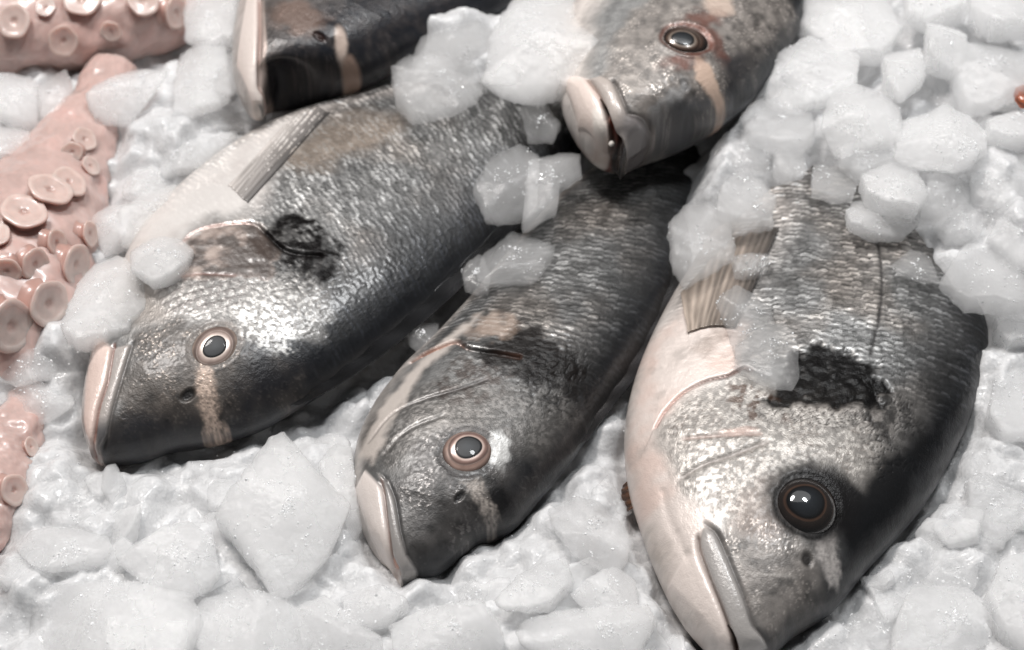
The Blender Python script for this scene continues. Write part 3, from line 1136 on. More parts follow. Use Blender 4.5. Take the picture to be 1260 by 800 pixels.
B.mixf(B.spec, bbl, 0.15)
B.mixf(B.coat, bbl, 0.0)
B.dis += bbl * 0.18 * fbm(B.nx * 0.14, B.ny * 0.14, seed=63)
bw = B.blob((602, 400), 26, 20, 0, 16, 0.09, 43, 0.6)
B.mix(bw, lin(176, 154, 138), 0.55)
B.mixf(B.met, bw, 0.1)
cracks(B, B.blob((690, 470), 60, 45, 0, 12), 11, 0.12, lin(18, 17, 17), 0.85, 35)
wp = B.poly([(440, 560), (470, 495), (520, 440), (560, 405), (590, 385), (560, 420), (520, 455), (480, 520), (460, 570)], 6, 6)
B.mix(wp, lin(206, 196, 188), 0.8)
B.mixf(B.met, wp, 0.15)
dd, sd, al = B.line([(505, 444), (535, 428), (560, 420), (576, 427), (600, 432), (640, 440)])
B.dis += 0.6 * np.exp(-dd / 16) * (sd > 0) - 0.8 * np.exp(-(dd / 2.6) ** 2)
B.mix(np.exp(-(dd / 2.6) ** 2) * (0.5 + 0.5 * np.sin(al * 7)), lin(150, 104, 84), 0.8)
B.mix(np.exp(-(dd / 3.2) ** 2) * smooth(0.5, 0.7, al), lin(16, 13, 12), 0.9)
groove(B, [(452, 545), (480, 510), (520, 490), (560, 478), (600, 466)], 0.35, 2.5, lin(70, 64, 62), 0.5, 2.0)
groove(B, [(470, 560), (500, 530), (545, 510)], 0.25, 3, lin(90, 84, 80), 0.4, 2.0)
jaw = B.poly([(448, 580), (471, 605), (474, 638), (481, 689), (494, 716), (502, 730), (480, 730), (440, 680), (425, 610)], 2.2)
lip = B.poly([(462, 582), (476, 592), (484, 614), (491, 655), (501, 685), (522, 716), (508, 728), (494, 716), (481, 689), (474, 638), (471, 608)], 1.8)
B.mix(jaw, lin(216, 206, 200), 0.95)
B.mix(lip, lin(150, 146, 143), 0.9)
for m_ in (jaw, lip):
    B.mixf(B.met, m_, 0.05)
    B.mixf(B.rou, m_, 0.25)
JP = [(448, 580), (471, 605), (474, 638), (481, 689), (494, 716), (502, 730), (480, 730), (440, 680), (425, 610)]
LP = [(462, 582), (476, 592), (484, 614), (491, 655), (501, 685), (522, 716), (508, 728), (494, 716), (481, 689), (474, 638), (471, 608)]
B.dis += smooth(0.2, 1.0, B.t) * (0.9 * B.bulge(JP, 14) + 0.6 * B.bulge(LP, 8))
groove(B, [(468, 590), (471, 611), (474, 638), (481, 689), (491, 708)], 0.7, 2.6, lin(110, 84, 74), 0.7, 1.8)
groove(B, [(470, 586), (484, 614), (491, 655), (501, 685), (515, 708)], 0.5, 2.4, lin(40, 39, 40), 0.6, 1.8)
B.mix(B.blob((485, 694), 6, 2, -62), lin(176, 104, 70), 0.6)
bd = B.poly([(570, 592), (590, 590), (598, 612), (612, 640), (600, 648), (588, 625), (578, 608)], 6, 7, 0.15, 5)
B.mix(bd * (0.8 + 0.9 * fbm(B.nx * 0.5, B.ny * 0.5, seed=44)), lin(166, 158, 151), 0.85)
ns_ = B.blob((565, 613), 7, 3.5, 45)
B.mix(ns_, BLACK, 0.9)
B.dis -= 0.5 * ns_
socket(B, (577, 556), 31, 28, -38, 0.06, lin(36, 32, 31), 0.7, 0.3)
wet = B.blob((615, 555), 12, 20, 0, 12, 0.09, 8)  # small highlight beside the eye, painted into the skin colour
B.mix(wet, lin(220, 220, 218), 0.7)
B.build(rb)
RINGB = [(0, lin(60, 50, 45)), (0.5, lin(150, 132, 124)), (0.66, lin(130, 104, 94)), (0.8, lin(152, 128, 118)), (0.93, lin(92, 76, 70)), (1, lin(48, 44, 42))]
IRISB = [(0, lin(20, 20, 20)), (0.64, lin(50, 40, 37)), (0.69, lin(206, 184, 174)), (0.80, lin(134, 108, 100)), (0.93, lin(106, 87, 81)), (1, lin(150, 132, 124))]
make_eye(B, rb, (576, 556), 29, 26, -38, (577, 553), 16.5, 13.5, RINGB, IRISB, PUP, h=0.34, wet=0.15, sink=0.00025)
tail_fin(B, rb, lin(70, 68, 66))
dorsal_fold(B, rb, 6.0, 13.0, 14, lin(52, 52, 54))

# fish C, right
C_ = Fish(
    V=[(905, 815), (868, 803), (838, 766), (811, 716), (790, 660), (773, 600), (768, 540), (776, 485), (795, 430), (822, 375), (855, 320), (890, 265), (925, 215), (960, 165), (995, 120), (1025, 85), (1045, 50)],
    D=[(905, 815), (948, 812), (985, 782), (1030, 748), (1068, 702), (1108, 658), (1145, 610), (1178, 550), (1203, 490), (1217, 425), (1214, 365), (1197, 305), (1172, 250), (1150, 195), (1130, 145), (1105, 100), (1095, 60)],
    zmid=0.0105, T=0.0175, nt=470, ntop=345, tvis=13.0)
base_skin(C_, dict(tone=0.76, seed=300, head=345, ax=10.0, bw=14.0, belly=(0.14, 0.36), back=(0.62, 0.97)))
C = C_
rc = root_at((1000, 500), 0)
tag(rc, 'largest fish, on the right, with a glossy black eye and black gill blotch', 'fish', G_FISH)
wb = C.poly([(760, 560), (790, 430), (850, 370), (920, 400), (900, 455), (850, 480), (800, 530), (830, 600), (870, 640), (862, 700), (900, 790), (900, 840), (820, 800), (760, 640)], 12, 10, 0.04, 3)
C.mix(wb, lin(226, 214, 207), 0.9)
C.mixf(C.met, wb, 0.12)
pkc = smooth(-0.1, 0.45, fbm(C.nx * 0.02, C.ny * 0.02, octs=4, seed=85))
C.mix(wb * pkc, lin(214, 186, 174), 0.55)
grc = smooth(0.15, 0.5, fbm(C.nx * 0.035, C.ny * 0.035, octs=4, seed=86))
C.mix(wb * grc, lin(168, 160, 154), 0.5)
C.dis += wb * (0.10 * fbm(C.nx * 0.07, C.ny * 0.07, octs=3, seed=87) + 0.07 * fbm(C.nx * 0.2, C.ny * 0.2, octs=2, seed=88))
C.mix(C.poly([(850, 430), (880, 400), (900, 410), (870, 440)], 8, 6), lin(150, 134, 124), 0.5)
ck = C.poly([(810, 530), (860, 480), (910, 460), (990, 505), (1060, 515), (1090, 560), (1060, 600), (1020, 570), (960, 590), (940, 650), (880, 640), (830, 600)], 14, 14, 0.05, 5)
glc = smooth(-0.2, 0.3, fbm(C.nx * 0.24, C.ny * 0.24, octs=4, seed=71))
C.mix(ck, lin(182, 177, 171), 0.85)
C.mixf(C.met, ck, 0.28)
C.mixf(C.coat, ck, 0.5)
C.mixf(C.rou, ck, 0.46 - 0.14 * glc)
C.col *= (1 - 0.5 * ck * (1 - glc))[:, None]
C.dis += ck * 0.03 * fbm(C.nx * 0.30, C.ny * 0.30, octs=2, seed=72)
snout(C, [(868, 650), (930, 640), (960, 620), (985, 670), (1010, 700), (1000, 770), (950, 820), (925, 760), (895, 690)], lin(120, 115, 111), 0.85, 0.3, 12, 12, 23)
C.mix(C.blob((945, 625), 45, 30, 30, 20, 0.05, 6), lin(120, 106, 98), 0.5)
dkc = C.poly([(985, 575), (1030, 580), (1065, 600), (1085, 560), (1110, 560), (1190, 480), (1230, 420), (1260, 500), (1130, 680), (1000, 790), (955, 830), (950, 800), (990, 750), (1040, 720), (1035, 665), (985, 600)], 12, 12, 0.05, 25)
C.mix(dkc, lin(20, 21, 23), 0.94)
C.mixf(C.met, dkc, 0.03)
C.mixf(C.spec, dkc, 0.22)
C.mixf(C.rou, dkc, 0.28)
C.mixf(C.coat, dkc, 0.2)
ckm = ck * smooth(-0.25, 0.25, fbm(C.nx * 0.03, C.ny * 0.03, seed=83))
cracks(C, ckm, 10, 0.06, lin(104, 92, 84), 0.5, 37)
cb = C.poly([(1050, 500), (1110, 480), (1150, 520), (1130, 580), (1085, 600), (1060, 550)], 12, 12)
cracks(C, cb * smooth(-0.3, 0.2, fbm(C.nx * 0.04, C.ny * 0.04, seed=84)), 10, 0.2, lin(20, 20, 22), 0.85, 39)
bl = C.poly([(980, 430), (1010, 425), (1045, 430), (1080, 455), (1100, 480), (1085, 505), (1060, 495), (1030, 500), (995, 490), (970, 500), (935, 492), (960, 470)], 6, 14, 0.07, 31)
bx = C.blob((1080, 500), 60, 36, -40, 16, 0.07, 121, 0.7) * smooth(-0.2, 0.22, fbm(C.nx * 0.11, C.ny * 0.11, octs=4, seed=122))
C.mix(bx, lin(22, 21, 21), 0.88)
C.mixf(C.spec, bx, 0.3)
C.mixf(C.met, bx, 0.1)
C.mix(bl, lin(13, 12, 12), 0.97)
C.mixf(C.met, bl, 0.0)
C.mixf(C.rou, bl, 0.24)
C.mixf(C.spec, bl, 0.12)
C.mixf(C.coat, bl, 0.0)
C.dis += bl * (0.12 * fbm(C.nx * 0.2, C.ny * 0.2, seed=165) + 0.4 * fbm(C.nx * 0.09, C.ny * 0.09, seed=65) - 0.55)
cracks(C, C.blob((1000, 510), 75, 16, -3, 8), 10, 0.12, lin(40, 34, 30), 0.85, 45)
bs = C.poly([(895, 460), (925, 470), (960, 490), (975, 515), (930, 520), (895, 500)], 10, 10, 0.08, 33)
C.mix(bs * smooth(0.0, 0.3, fbm(C.nx * 0.12, C.ny * 0.12, seed=67)), lin(70, 50, 38), 0.85)
dd, sd, al = C.line([(806, 525), (818, 505), (838, 485), (865, 470), (895, 461), (912, 453), (922, 455)])
C.dis += 0.7 * np.exp(-dd / 20) * (sd < 0) - 0.9 * np.exp(-(dd / 2.5) ** 2)
C.mix(np.exp(-(dd / 3.2) ** 2), lin(170, 120, 106), 0.6)
C.mix(np.exp(-(dd / 2.2) ** 2) * smooth(0.35, 0.6, al), lin(40, 28, 24), 0.9)
groove(C, [(835, 590), (865, 572), (900, 560), (940, 545)], 0.45, 4, lin(150, 140, 134), 0.6, 3)
groove(C, [(840, 540), (880, 535), (935, 533)], 0.3, 3, lin(180, 150, 138), 0.5, 2.5)
groove(C, [(812, 600), (822, 640), (845, 690)], 0.35, 5)
C.mix(C.blob((907, 530), 22, 5, 2, 4), lin(196, 164, 152), 0.4)
# lateral line
d, _, al = C.line([(1081, 290), (1086, 340), (1083, 390), (1073, 435)])
C.mix(np.exp(-(d / 2.2) ** 2), lin(40, 38, 38), 0.85)
C.dis -= 0.15 * np.exp(-(d / 2.5) ** 2)
jaw = C.poly([(840, 690), (859, 682), (874, 719), (891, 763), (897, 780), (902, 830), (860, 830), (800, 740)], 3)
lip = C.poly([(858, 668), (864, 650), (878, 655), (891, 682), (914, 739), (928, 773), (946, 800), (935, 830), (905, 825), (897, 780), (891, 763), (874, 719)], 2)
C.mix(jaw, lin(228, 216, 209), 0.9)
C.mix(lip, lin(168, 164, 161), 0.9)
for m_ in (jaw, lip):
    C.mixf(C.met, m_, 0.05)
    C.mixf(C.rou, m_, 0.26)
LP = [(858, 668), (864, 650), (878, 655), (891, 682), (914, 739), (928, 773), (946, 800), (935, 830), (905, 825), (897, 780), (891, 763), (874, 719)]
C.dis += 0.3 * jaw + 0.9 * C.bulge(LP, 14)
groove(C, [(857, 660), (859, 682), (874, 719), (891, 763), (897, 782), (902, 815)], 1.2, 3, lin(80, 62, 54), 0.7, 2.2)
groove(C, [(866, 645), (880, 658), (893, 684), (915, 739), (929, 772), (948, 806)], 0.7, 3, lin(70, 66, 65), 0.6, 2.2)
mo_ = C.poly([(893, 772), (900, 778), (910, 805), (905, 830), (896, 825)], 1.5)
C.mix(mo_, lin(64, 40, 24), 0.95)
C.dis -= 1.6 * mo_
bd = C.poly([(1005, 668), (1025, 660), (1033, 690), (1034, 718), (1022, 725), (1012, 700)], 5, 7, 0.12, 5)
C.mix(bd * (0.8 + 0.6 * fbm(C.nx * 0.4, C.ny * 0.4, seed=44)), lin(206, 200, 196), 0.9)
ns_ = C.blob((994, 690), 6, 8, 0)
C.mix(ns_, lin(26, 24, 24), 0.9)
C.dis -= 0.6 * ns_
C.mix(C.blob((1000, 618), 50, 50, 0, 8, 0.08, 9, 0.3), lin(24, 23, 24), 0.92)
ebl = C.blob((1000, 618), 52, 52, 0, 8, 0.08, 9, 0.3)
C.mixf(C.met, ebl, 0.03)
C.mixf(C.spec, ebl, 0.15)
C.mixf(C.coat, ebl, 0.2)
socket(C, (995, 622), 34, 35, 0, 0.08, lin(16, 15, 15), 0.9, 0.4)
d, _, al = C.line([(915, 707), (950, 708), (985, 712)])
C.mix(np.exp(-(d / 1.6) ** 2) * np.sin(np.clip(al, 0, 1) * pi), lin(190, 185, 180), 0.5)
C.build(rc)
RINGC = [(0, lin(40, 36, 34)), (0.5, lin(40, 34, 31)), (0.72, lin(60, 48, 41)), (0.85, lin(30, 27, 26)), (1, lin(18, 17, 17))]
IRISC = [(0, lin(12, 12, 12)), (0.66, lin(20, 18, 17)), (0.70, lin(84, 62, 50)), (0.75, lin(40, 34, 31)), (0.9, lin(34, 28, 26)), (1, lin(24, 22, 22))]
make_eye(C, rc, (995, 622), 33, 34, 0, (991, 622), 20, 20, RINGC, IRISC, PUP, h=0.6, wet=1.0)
tail_fin(C, rc, lin(70, 68, 66))
dorsal_fold(C, rc, 7.5, 12.5, 9, lin(40, 40, 42))
# long breast fin reaching back over the belly side
lay_fin('pectoral_fin', C, rc, [(905, 405), (884, 402), (864, 404), (846, 410)], [(958, 282), (930, 282), (890, 305), (838, 362)], 10, lin(60, 56, 54), lin(206, 190, 176), lift=0.0007, seed=14, stripe=0.36)
# small brown tip of the belly fin beside the belly
fin('pelvic_fin', rc, unproject([(775, 590), (778, 600), (780, 612), (781, 624)], 0.009), unproject([(766, 598), (764, 606), (766, 618), (772, 630)], 0.007), 4, lin(120, 78, 48), lin(64, 40, 26), ns=16, nr=40, seed=15)

# fish D, top left
D_ = Fish(
    V=[(322, 140), (300, 134), (288, 98), (287, 50), (295, 0), (310, -50), (335, -100), (370, -150), (420, -200), (480, -245), (545, -285), (620, -320)],
    D=[(322, 140), (345, 135), (400, 127), (455, 108), (512, 76), (567, 45), (622, 13), (672, -28), (715, -80), (750, -140), (775, -200), (790, -260)],
    zmid=0.0265, T=0.0155, nt=270, ntop=200, tvis=5.2)
base_skin(D_, dict(tone=0.6, seed=400, head=330, ax=9.5, bw=12.5, belly=(0.08, 0.2), back=(0.45, 0.8)))
rd = root_at((460, 0), 0)
tag(rd, 'dark fish at the top left with only its snout and white chin showing', 'fish', G_FISH)
snout(D_, [(322, 40), (330, -40), (420, -60), (560, -20), (600, 30), (480, 110), (345, 145), (325, 110)], lin(74, 68, 66), 0.9, 0.2, 8, 12, 33)
dk = smooth(0.36, 0.74, D_.s + 0.14 * fbm(D_.nx * 0.03, D_.ny * 0.03, octs=3, seed=35)) * smooth(0.25, 0.9, D_.t)
D_.mix(dk * (0.8 + 0.5 * fbm(D_.nx * 0.12, D_.ny * 0.12, octs=4, seed=66)), lin(34, 36, 41), 0.95)
D_.mixf(D_.met, dk, 0.05)
D_.mixf(D_.spec, dk, 0.22)
D_.mixf(D_.rou, dk, 0.26)
D_.mixf(D_.coat, dk, 0.3)
br = D_.blob((365, 20), 40, 26, -20, 18, 0.06, 5)
D_.mix(br, lin(110, 90, 80), 0.7)
jaw = D_.poly([(318, -40), (317, 30), (319, 101), (328, 128), (345, 140), (300, 165), (260, 90), (270, -50)], 2.5)
D_.mix(jaw, lin(226, 214, 207), 0.95)
D_.mixf(D_.met, jaw, 0.05)
D_.dis += 0.6 * jaw
groove(D_, [(317, 0), (317, 40), (319, 85), (321, 110), (330, 128)], 0.9, 3, lin(126, 80, 66), 0.8, 2.5)
lipd = D_.poly([(317, 0), (323, 0), (327, 60), (326, 110), (332, 128), (321, 112), (317, 40)], 1.8)
D_.mix(lipd, lin(184, 168, 160), 0.8)
D_.mix(D_.blob((420, 52), 8, 20, 10, 4), lin(206, 188, 176), 0.85)
D_.mix(D_.blob((437, 101), 12, 8, 10, 4), lin(166, 142, 128), 0.85)
n1 = D_.blob((394, 47), 9, 5, -30)
D_.mix(n1, lin(40, 22, 18), 0.95)
D_.dis -= 0.6 * n1
D_.dis += 0.4 * D_.blob((405, 40), 18, 14, 0)
D_.build(rd)
tail_fin(D_, rd, lin(60, 58, 58))

# fish E, top middle
E_ = Fish(
    V=[(763, 214), (742, 209), (714, 184), (694, 145), (688, 108), (688, 60), (704, 10), (730, -40), (765, -90), (805, -140), (850, -190), (900, -240), (950, -290)],
    D=[(763, 214), (788, 208), (830, 189), (872, 168), (912, 138), (948, 98), (978, 50), (1000, 0), (1018, -50), (1030, -100), (1035, -150), (1030, -210), (1020, -270)],
    zmid=0.0335, T=0.0165, nt=310, ntop=240, tvis=7.3)
E = E_
base_skin(E, dict(tone=0.85, seed=500, head=330, ax=9.5, bw=12.5, belly=(0.08, 0.24), back=(0.5, 0.9)))
re_ = root_at((850, 40), 0)
tag(re_, 'fish at the top middle with its pale mouth open and one white tooth', 'fish', G_FISH)
snout(E, [(735, 100), (770, 20), (840, -30), (960, -20), (990, 40), (900, 160), (830, 200), (790, 180), (765, 125)], lin(128, 122, 117), 0.85, 0.4, 10, 12, 43)
dk = E.poly([(880, 60), (930, 70), (990, 20), (1020, 60), (910, 170), (830, 205), (800, 195), (850, 160), (895, 120)], 14, 10, 0.05, 45)
E.mix(dk, lin(40, 41, 45), 0.85)
E.mixf(E.met, dk, 0.05)
E.mixf(E.spec, dk, 0.22)
E.mixf(E.rou, dk, 0.28)
E.mixf(E.coat, dk, 0.25)
gy = E.poly([(800, 175), (830, 140), (880, 125), (900, 140), (840, 185)], 12, 6)
E.mix(gy, lin(120, 121, 124), 0.7)
E.mixf(E.rou, gy, 0.28)
jaw = E.poly([(700, 95), (724, 100), (740, 126), (749, 160), (758, 186), (768, 206), (764, 225), (735, 222), (690, 180), (670, 110)], 2.5)
lip = E.poly([(720, 100), (738, 94), (754, 103), (774, 142), (801, 168), (810, 190), (796, 214), (772, 216), (770, 200), (759, 172), (747, 148), (738, 125)], 2.2)
E.mix(jaw, lin(232, 216, 207), 0.96)
E.mix(lip, lin(186, 176, 169), 0.92)
E.mix(lip * E.blob((790, 190), 24, 22), lin(104, 101, 102), 0.85)
for m_ in (jaw, lip):
    E.mixf(E.met, m_, 0.03)
    E.mixf(E.rou, m_, 0.26)
tipk = smooth(0.5, 1.3, E.t)
JP = [(700, 95), (724, 100), (740, 126), (749, 160), (758, 186), (768, 206), (764, 225), (735, 222), (690, 180), (670, 110)]
LP = [(720, 100), (738, 94), (754, 103), (774, 142), (801, 168), (810, 190), (796, 214), (772, 216), (770, 200), (759, 172), (747, 148), (738, 125)]
E.dis += tipk * (1.5 * E.bulge(JP, 22) + 1.4 * E.bulge(LP, 14))
groove(E, [(752, 100), (774, 140), (800, 166), (810, 192)], 0.9, 3.2, lin(60, 56, 56), 0.6, 2.4)
groove(E, [(722, 100), (737, 122), (745, 146)], 0.7, 2.6, lin(150, 120, 108), 0.6, 2.2)
E.mix(np.exp(-(E.line([(755, 178), (760, 196), (764, 216)])[0] / 4.5) ** 2), lin(14, 8, 8), 1.0)
mo_ = E.poly([(738, 124), (745, 134), (752, 152), (761, 170), (772, 190), (775, 202), (770, 218), (762, 202), (755, 188), (750, 172), (744, 150)], 1.6)
E.mix(mo_, lin(20, 10, 9), 0.98)
E.mix(mo_ * E.blob((748, 158), 7, 14, 0), lin(130, 66, 48), 0.8)
E.mixf(E.met, mo_, 0.0)
E.dis -= 2.6 * mo_ * tipk
ins = E.poly([(731, 136), (740, 136), (747, 168), (741, 176), (732, 164)], 2.5)
E.mix(ins, lin(240, 232, 224), 0.9)
bd = E.poly([(856, 70), (872, 78), (886, 110), (898, 145), (884, 152), (872, 120), (856, 95)], 4, 5, 0.15, 5)
E.mix(bd, lin(206, 180, 162), 0.9)
E.mixf(E.met, bd, 0.1)
tp = E.poly([(866, 0), (900, -20), (905, 15), (875, 25)], 6, 6)
E.mix(tp, lin(206, 186, 172), 0.85)
for q_, rx_, ry_ in (((866, 22), 24, 14), ((838, 78), 22, 10), ((878, 48), 10, 26)):
    E.mix(E.blob(q_, rx_, ry_, 20, 12, 0.1, 6, 0.8), lin(104, 62, 50), 0.75)
n1 = E.blob((842, 107), 6, 7, 0)
E.mix(n1, lin(70, 64, 62), 0.8)
E.dis -= 0.6 * n1
E.dis += 0.5 * E.blob((836, 100), 14, 12)
glintE = E.poly([(800, 140), (825, 118), (840, 96), (852, 108), (830, 125), (806, 150)], 5, 6)  # highlight along the snout: painted paler, and made smoother
E.mix(glintE, lin(190, 190, 190), 0.6)
E.mixf(E.rou, glintE, 0.2)
socket(E, (846, 48), 30, 25, -10, 0.4, lin(96, 52, 38), 0.8, 0.9)
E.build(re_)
RINGE = [(0, lin(40, 36, 34)), (0.5, lin(90, 80, 73)), (0.7, lin(70, 52, 44)), (0.85, lin(30, 24, 22)), (1, lin(22, 18, 17))]
IRISE = [(0, lin(20, 20, 20)), (0.62, lin(50, 45, 42)), (0.72, lin(128, 116, 106)), (0.88, lin(74, 56, 47)), (1, lin(36, 29, 26))]
make_eye(E, re_, (846, 48), 29, 24, -10, (841, 50), 15, 11, RINGE, IRISE, PUP, sink=0.0004, wet=0.6)
tail_fin(E, re_, lin(70, 68, 66))


def tooth(F, root, q, r, h):
    c, n, e1, e2 = F.frame(q, 6)
    nr, na = 9, 14
    k = np.linspace(0, 1, nr)
    rad = r * np.sqrt(np.clip(1 - k ** 2.5, 0, 1))
    a = np.linspace(0, 2 * pi, na, endpoint=False)
    P = c + n * 0.0002 + (k * h)[:, None, None] * n + rad[:, None, None] * (np.cos(a)[None, :, None] * e1 + np.sin(a)[None, :, None] * e2)
    at = {'col': np.tile(lin(238, 232, 224), (nr * na, 1)), 'prop': np.tile([0, 0.15, 1.0], (nr * na, 1))}
    return link('tooth', mesh_from('tooth', P.reshape(-1, 3), grid_faces(nr, na, True)[:, ::-1], EYE_MAT, at), root)


tooth(E, re_, (753, 178), 4.0 * PX, 0.0012)

# hollows the fish have pressed into the ice
for F in (A, B, C):
    HOLLOWS.append(np.vstack([F.Vw, F.Dw[::-1]]))
gx = np.concatenate([np.linspace(-0.42, -0.195, 60)[:-1], np.linspace(-0.195, 0.195, 462), np.linspace(0.195, 0.42, 60)[1:]])
gy = np.concatenate([np.linspace(-0.34, -0.135, 50)[:-1], np.linspace(-0.135, 0.215, 412), np.linspace(0.215, 0.5, 70)[1:]])
GX, GY = np.meshgrid(gx, gy, indexing='ij')
GZ = bed_height(GX.ravel(), GY.ravel())
bedv = np.stack([GX.ravel(), GY.ravel(), GZ], -1)
bed = link('crushed_ice', mesh_from('crushed_ice', bedv, grid_faces(len(gx), len(gy)), BED_MAT))
tag(bed, 'pale bed of crushed wet ice that the fish lie on', 'ice', kind='stuff')
# the counter sheet that carries the ice, on past the frame
me = mesh_from('ground', np.array([(-1.6, -1.2, -0.03), (1.6, -1.2, -0.03), (1.6, 2.2, -0.03), (-1.6, 2.2, -0.03)]), np.array([(0, 1, 2, 3)]), BED_MAT)
tag(link('ground', me), 'level layer of ice under the heap, running on past the frame', 'ice', kind='structure')

# ------------------------------------------------------------------ octopus
oct_root = empty('octopus', (*unproject((40, 260), 0.0)[0][:2], 0.0))
tag(oct_root, 'pink raw octopus with ringed suckers on its arms, half buried in ice at the left', 'octopus')
OSKIN = lin(196, 170, 163)


def arm(path, zs, rads, seed, flat=0.75):
    """fleshy arm along photo points; returns the object and a finder for its skin"""
    P = np.array([unproject(q, z)[0] for q, z in zip(path, zs)])
    n = 150
    t = np.linspace(0, len(P) - 1, n)
    c = catmull(P, t)
    r = catmull(np.array(rads, float)[:, None], t)[:, 0] * PX
    tg = np.gradient(c, axis=0)
    tg /= np.linalg.norm(tg, axis=1, keepdims=True)
    up = np.array([0, 0, 1.0])
    sd = np.cross(tg, up)
    sd /= np.linalg.norm(sd, axis=1, keepdims=True)
    nn = np.cross(sd, tg)
    na = 90
    a = np.linspace(0, 2 * pi, na, endpoint=False)
    q = c[:, None] + r[:, None, None] * (np.cos(a)[None, :, None] * sd[:, None] + flat * np.sin(a)[None, :, None] * nn[:, None])
    q = q.reshape(-1, 3)
    dirs = (np.cos(a)[None, :, None] * sd[:, None] + np.sin(a)[None, :, None] * nn[:, None]).reshape(-1, 3)
    x, y, z = (q / PX).T
    q = q + dirs * (0.0022 * fbm(x * 0.022, y * 0.022, z * 0.022, seed=seed) + 0.0005 * fbm(x * 0.1, y * 0.1, z * 0.1, seed=seed + 1))[:, None]
    v = fbm(x * 0.03, y * 0.03, z * 0.03, seed=seed + 2)
    v2 = fbm(x * 0.3, y * 0.3, z * 0.3, seed=seed + 3)
    C = OSKIN[None] * (1 + 0.22 * v + 0.15 * v2)[:, None]
    C = C * (1 - 0.25 * smooth(0.1, 0.5, v)[:, None] * np.array([0.1, 0.3, 0.32])[None])
    at = {'col': np.clip(C, 0, 0.95), 'prop': np.tile([0, 0.34, 1.0], (len(q), 1))}
    o = link('arm', mesh_from('arm', q, grid_faces(n, na, True), OCTO_MAT, at), oct_root)
    return o, q, project(q), dirs


def sucker(armdat, q, r, tilt_px, aspect, seed, deep=0.5, rise=0.42, grey=0.0):
    """cup with a thick rim, at photo pixel q; its axis leans tilt_px (screen) away from the skin"""
    o, V, pix, dirs = armdat
    d = ((pix - np.array(q)) ** 2).sum(1)
    cand = np.where(d < max(20.0, d.min() * 1.3))[0]
    i = cand[np.argmax(V[cand] @ -FWD)]
    R = r * PX * 1.0
    # the cup's axis: facing the camera-ish for a round look, leaning for a narrow one
    view = (EYE - V[i])
    view /= np.linalg.norm(view)
    ang = math.acos(max(0.15, min(1.0, aspect)))
    lean = tilt_px[0] * RIGHT - tilt_px[1] * UP
    lean = lean - view * (lean @ view)
    lean /= np.linalg.norm(lean) + 1e-9
    n = view * cos(ang) + lean * sin(ang) + 0.6 * dirs[i]
    n /= np.linalg.norm(n)
    e1 = np.cross(n, [0.3, 0.5, 0.8])
    e1 /= np.linalg.norm(e1)
    e2 = np.cross(n, e1)
    prof = [(1.05, -0.95, 0), (0.84, -0.6, 0), (0.74, -0.25, 0), (0.82, 0.02, 0.0), (0.95, 0.2, 0.1), (1.0, 0.33, 0.35), (0.97, 0.43, 0.7), (0.88, 0.47, 1.0), (0.76, 0.45, 1.0), (0.70, 0.42, 0.9), (0.58, 0.39, 0.85), (0.42, 0.36, 0.9), (0.28, 0.33, 0.8), (0.18, 0.27, 0.6), (0.11, 0.2, 0.4), (0.0, 0.17, 0.3)]
    pr = catmull(np.array(prof, float), np.linspace(0, len(prof) - 1, 50))
    na = 40
    a = np.linspace(0, 2 * pi, na, endpoint=False)
    wob = 1 + 0.05 * np.sin(2 * a + seed) + 0.03 * np.sin(5 * a + seed * 2)
    c = V[i] + n * R * rise * 0.2
    P = c + R * (pr[:, 0][:, None] * wob)[..., None] * (np.cos(a)[None, :, None] * e1 + np.sin(a)[None, :, None] * e2) + (pr[:, 1] * R * rise * 1.6)[:, None, None] * n
    pale = lin(208, 186, 178) * (1 - grey) + lin(176, 172, 168) * grey
    C = lin(186, 150, 140)[None, None] * (1 - pr[:, 2])[:, None, None] + pale[None, None] * pr[:, 2][:, None, None]
    C = np.tile(C, (1, na, 1)).reshape(-1, 3)
    x, y, z = (P.reshape(-1, 3) / PX).T
    C = C * (1 + 0.2 * fbm(x * 0.1, y * 0.1, z * 0.1, seed=seed))[:, None]
    at = {'col': np.clip(C, 0, 0.95), 'prop': np.tile([0, 0.3, 1.0], (len(C), 1))}
    ob = link('sucker', mesh_from('sucker', P.reshape(-1, 3), grid_faces(50, na, True), OCTO_MAT, at), oct_root)
    ob.parent = o
    ob.matrix_parent_inverse.identity()
    return ob


a1 = arm([(-160, 70), (-60, 30), (30, 20), (120, 15), (200, 0), (270, -40), (330, -90)], [0.014] * 7, [105, 98, 94, 90, 78, 60, 42], 900)
for q, r, tl, asp, g in [((20, 30), 24, (-0.3, -0.6), 0.92, 0.2), ((105, 3), 25, (0, -1), 0.85, 0.1), ((77, 52), 22, (0, 1), 0.97, 0.0), ((176, 4), 23, (0.2, -0.8), 0.9, 0.1), ((215, 16), 23, (1, 0.1), 0.5, 0.1), ((138, 40), 15, (0, 0.6), 0.9, 0.0), ((-30, 60), 22, (0, 1), 0.9, 0.0), ((52, 10), 14, (0, -0.5), 0.8, 0.1)]:
    sucker(a1, q, r, tl, asp, int(abs(q[0]) + 3), grey=g)
a2 = arm([(140, 85), (112, 145), (76, 205), (44, 270), (22, 330), (2, 390), (-45, 440), (-100, 470)], [0.010, 0.012, 0.012, 0.013, 0.013, 0.012, 0.01, 0.008], [34, 46, 68, 88, 98, 96, 76, 54], 910)
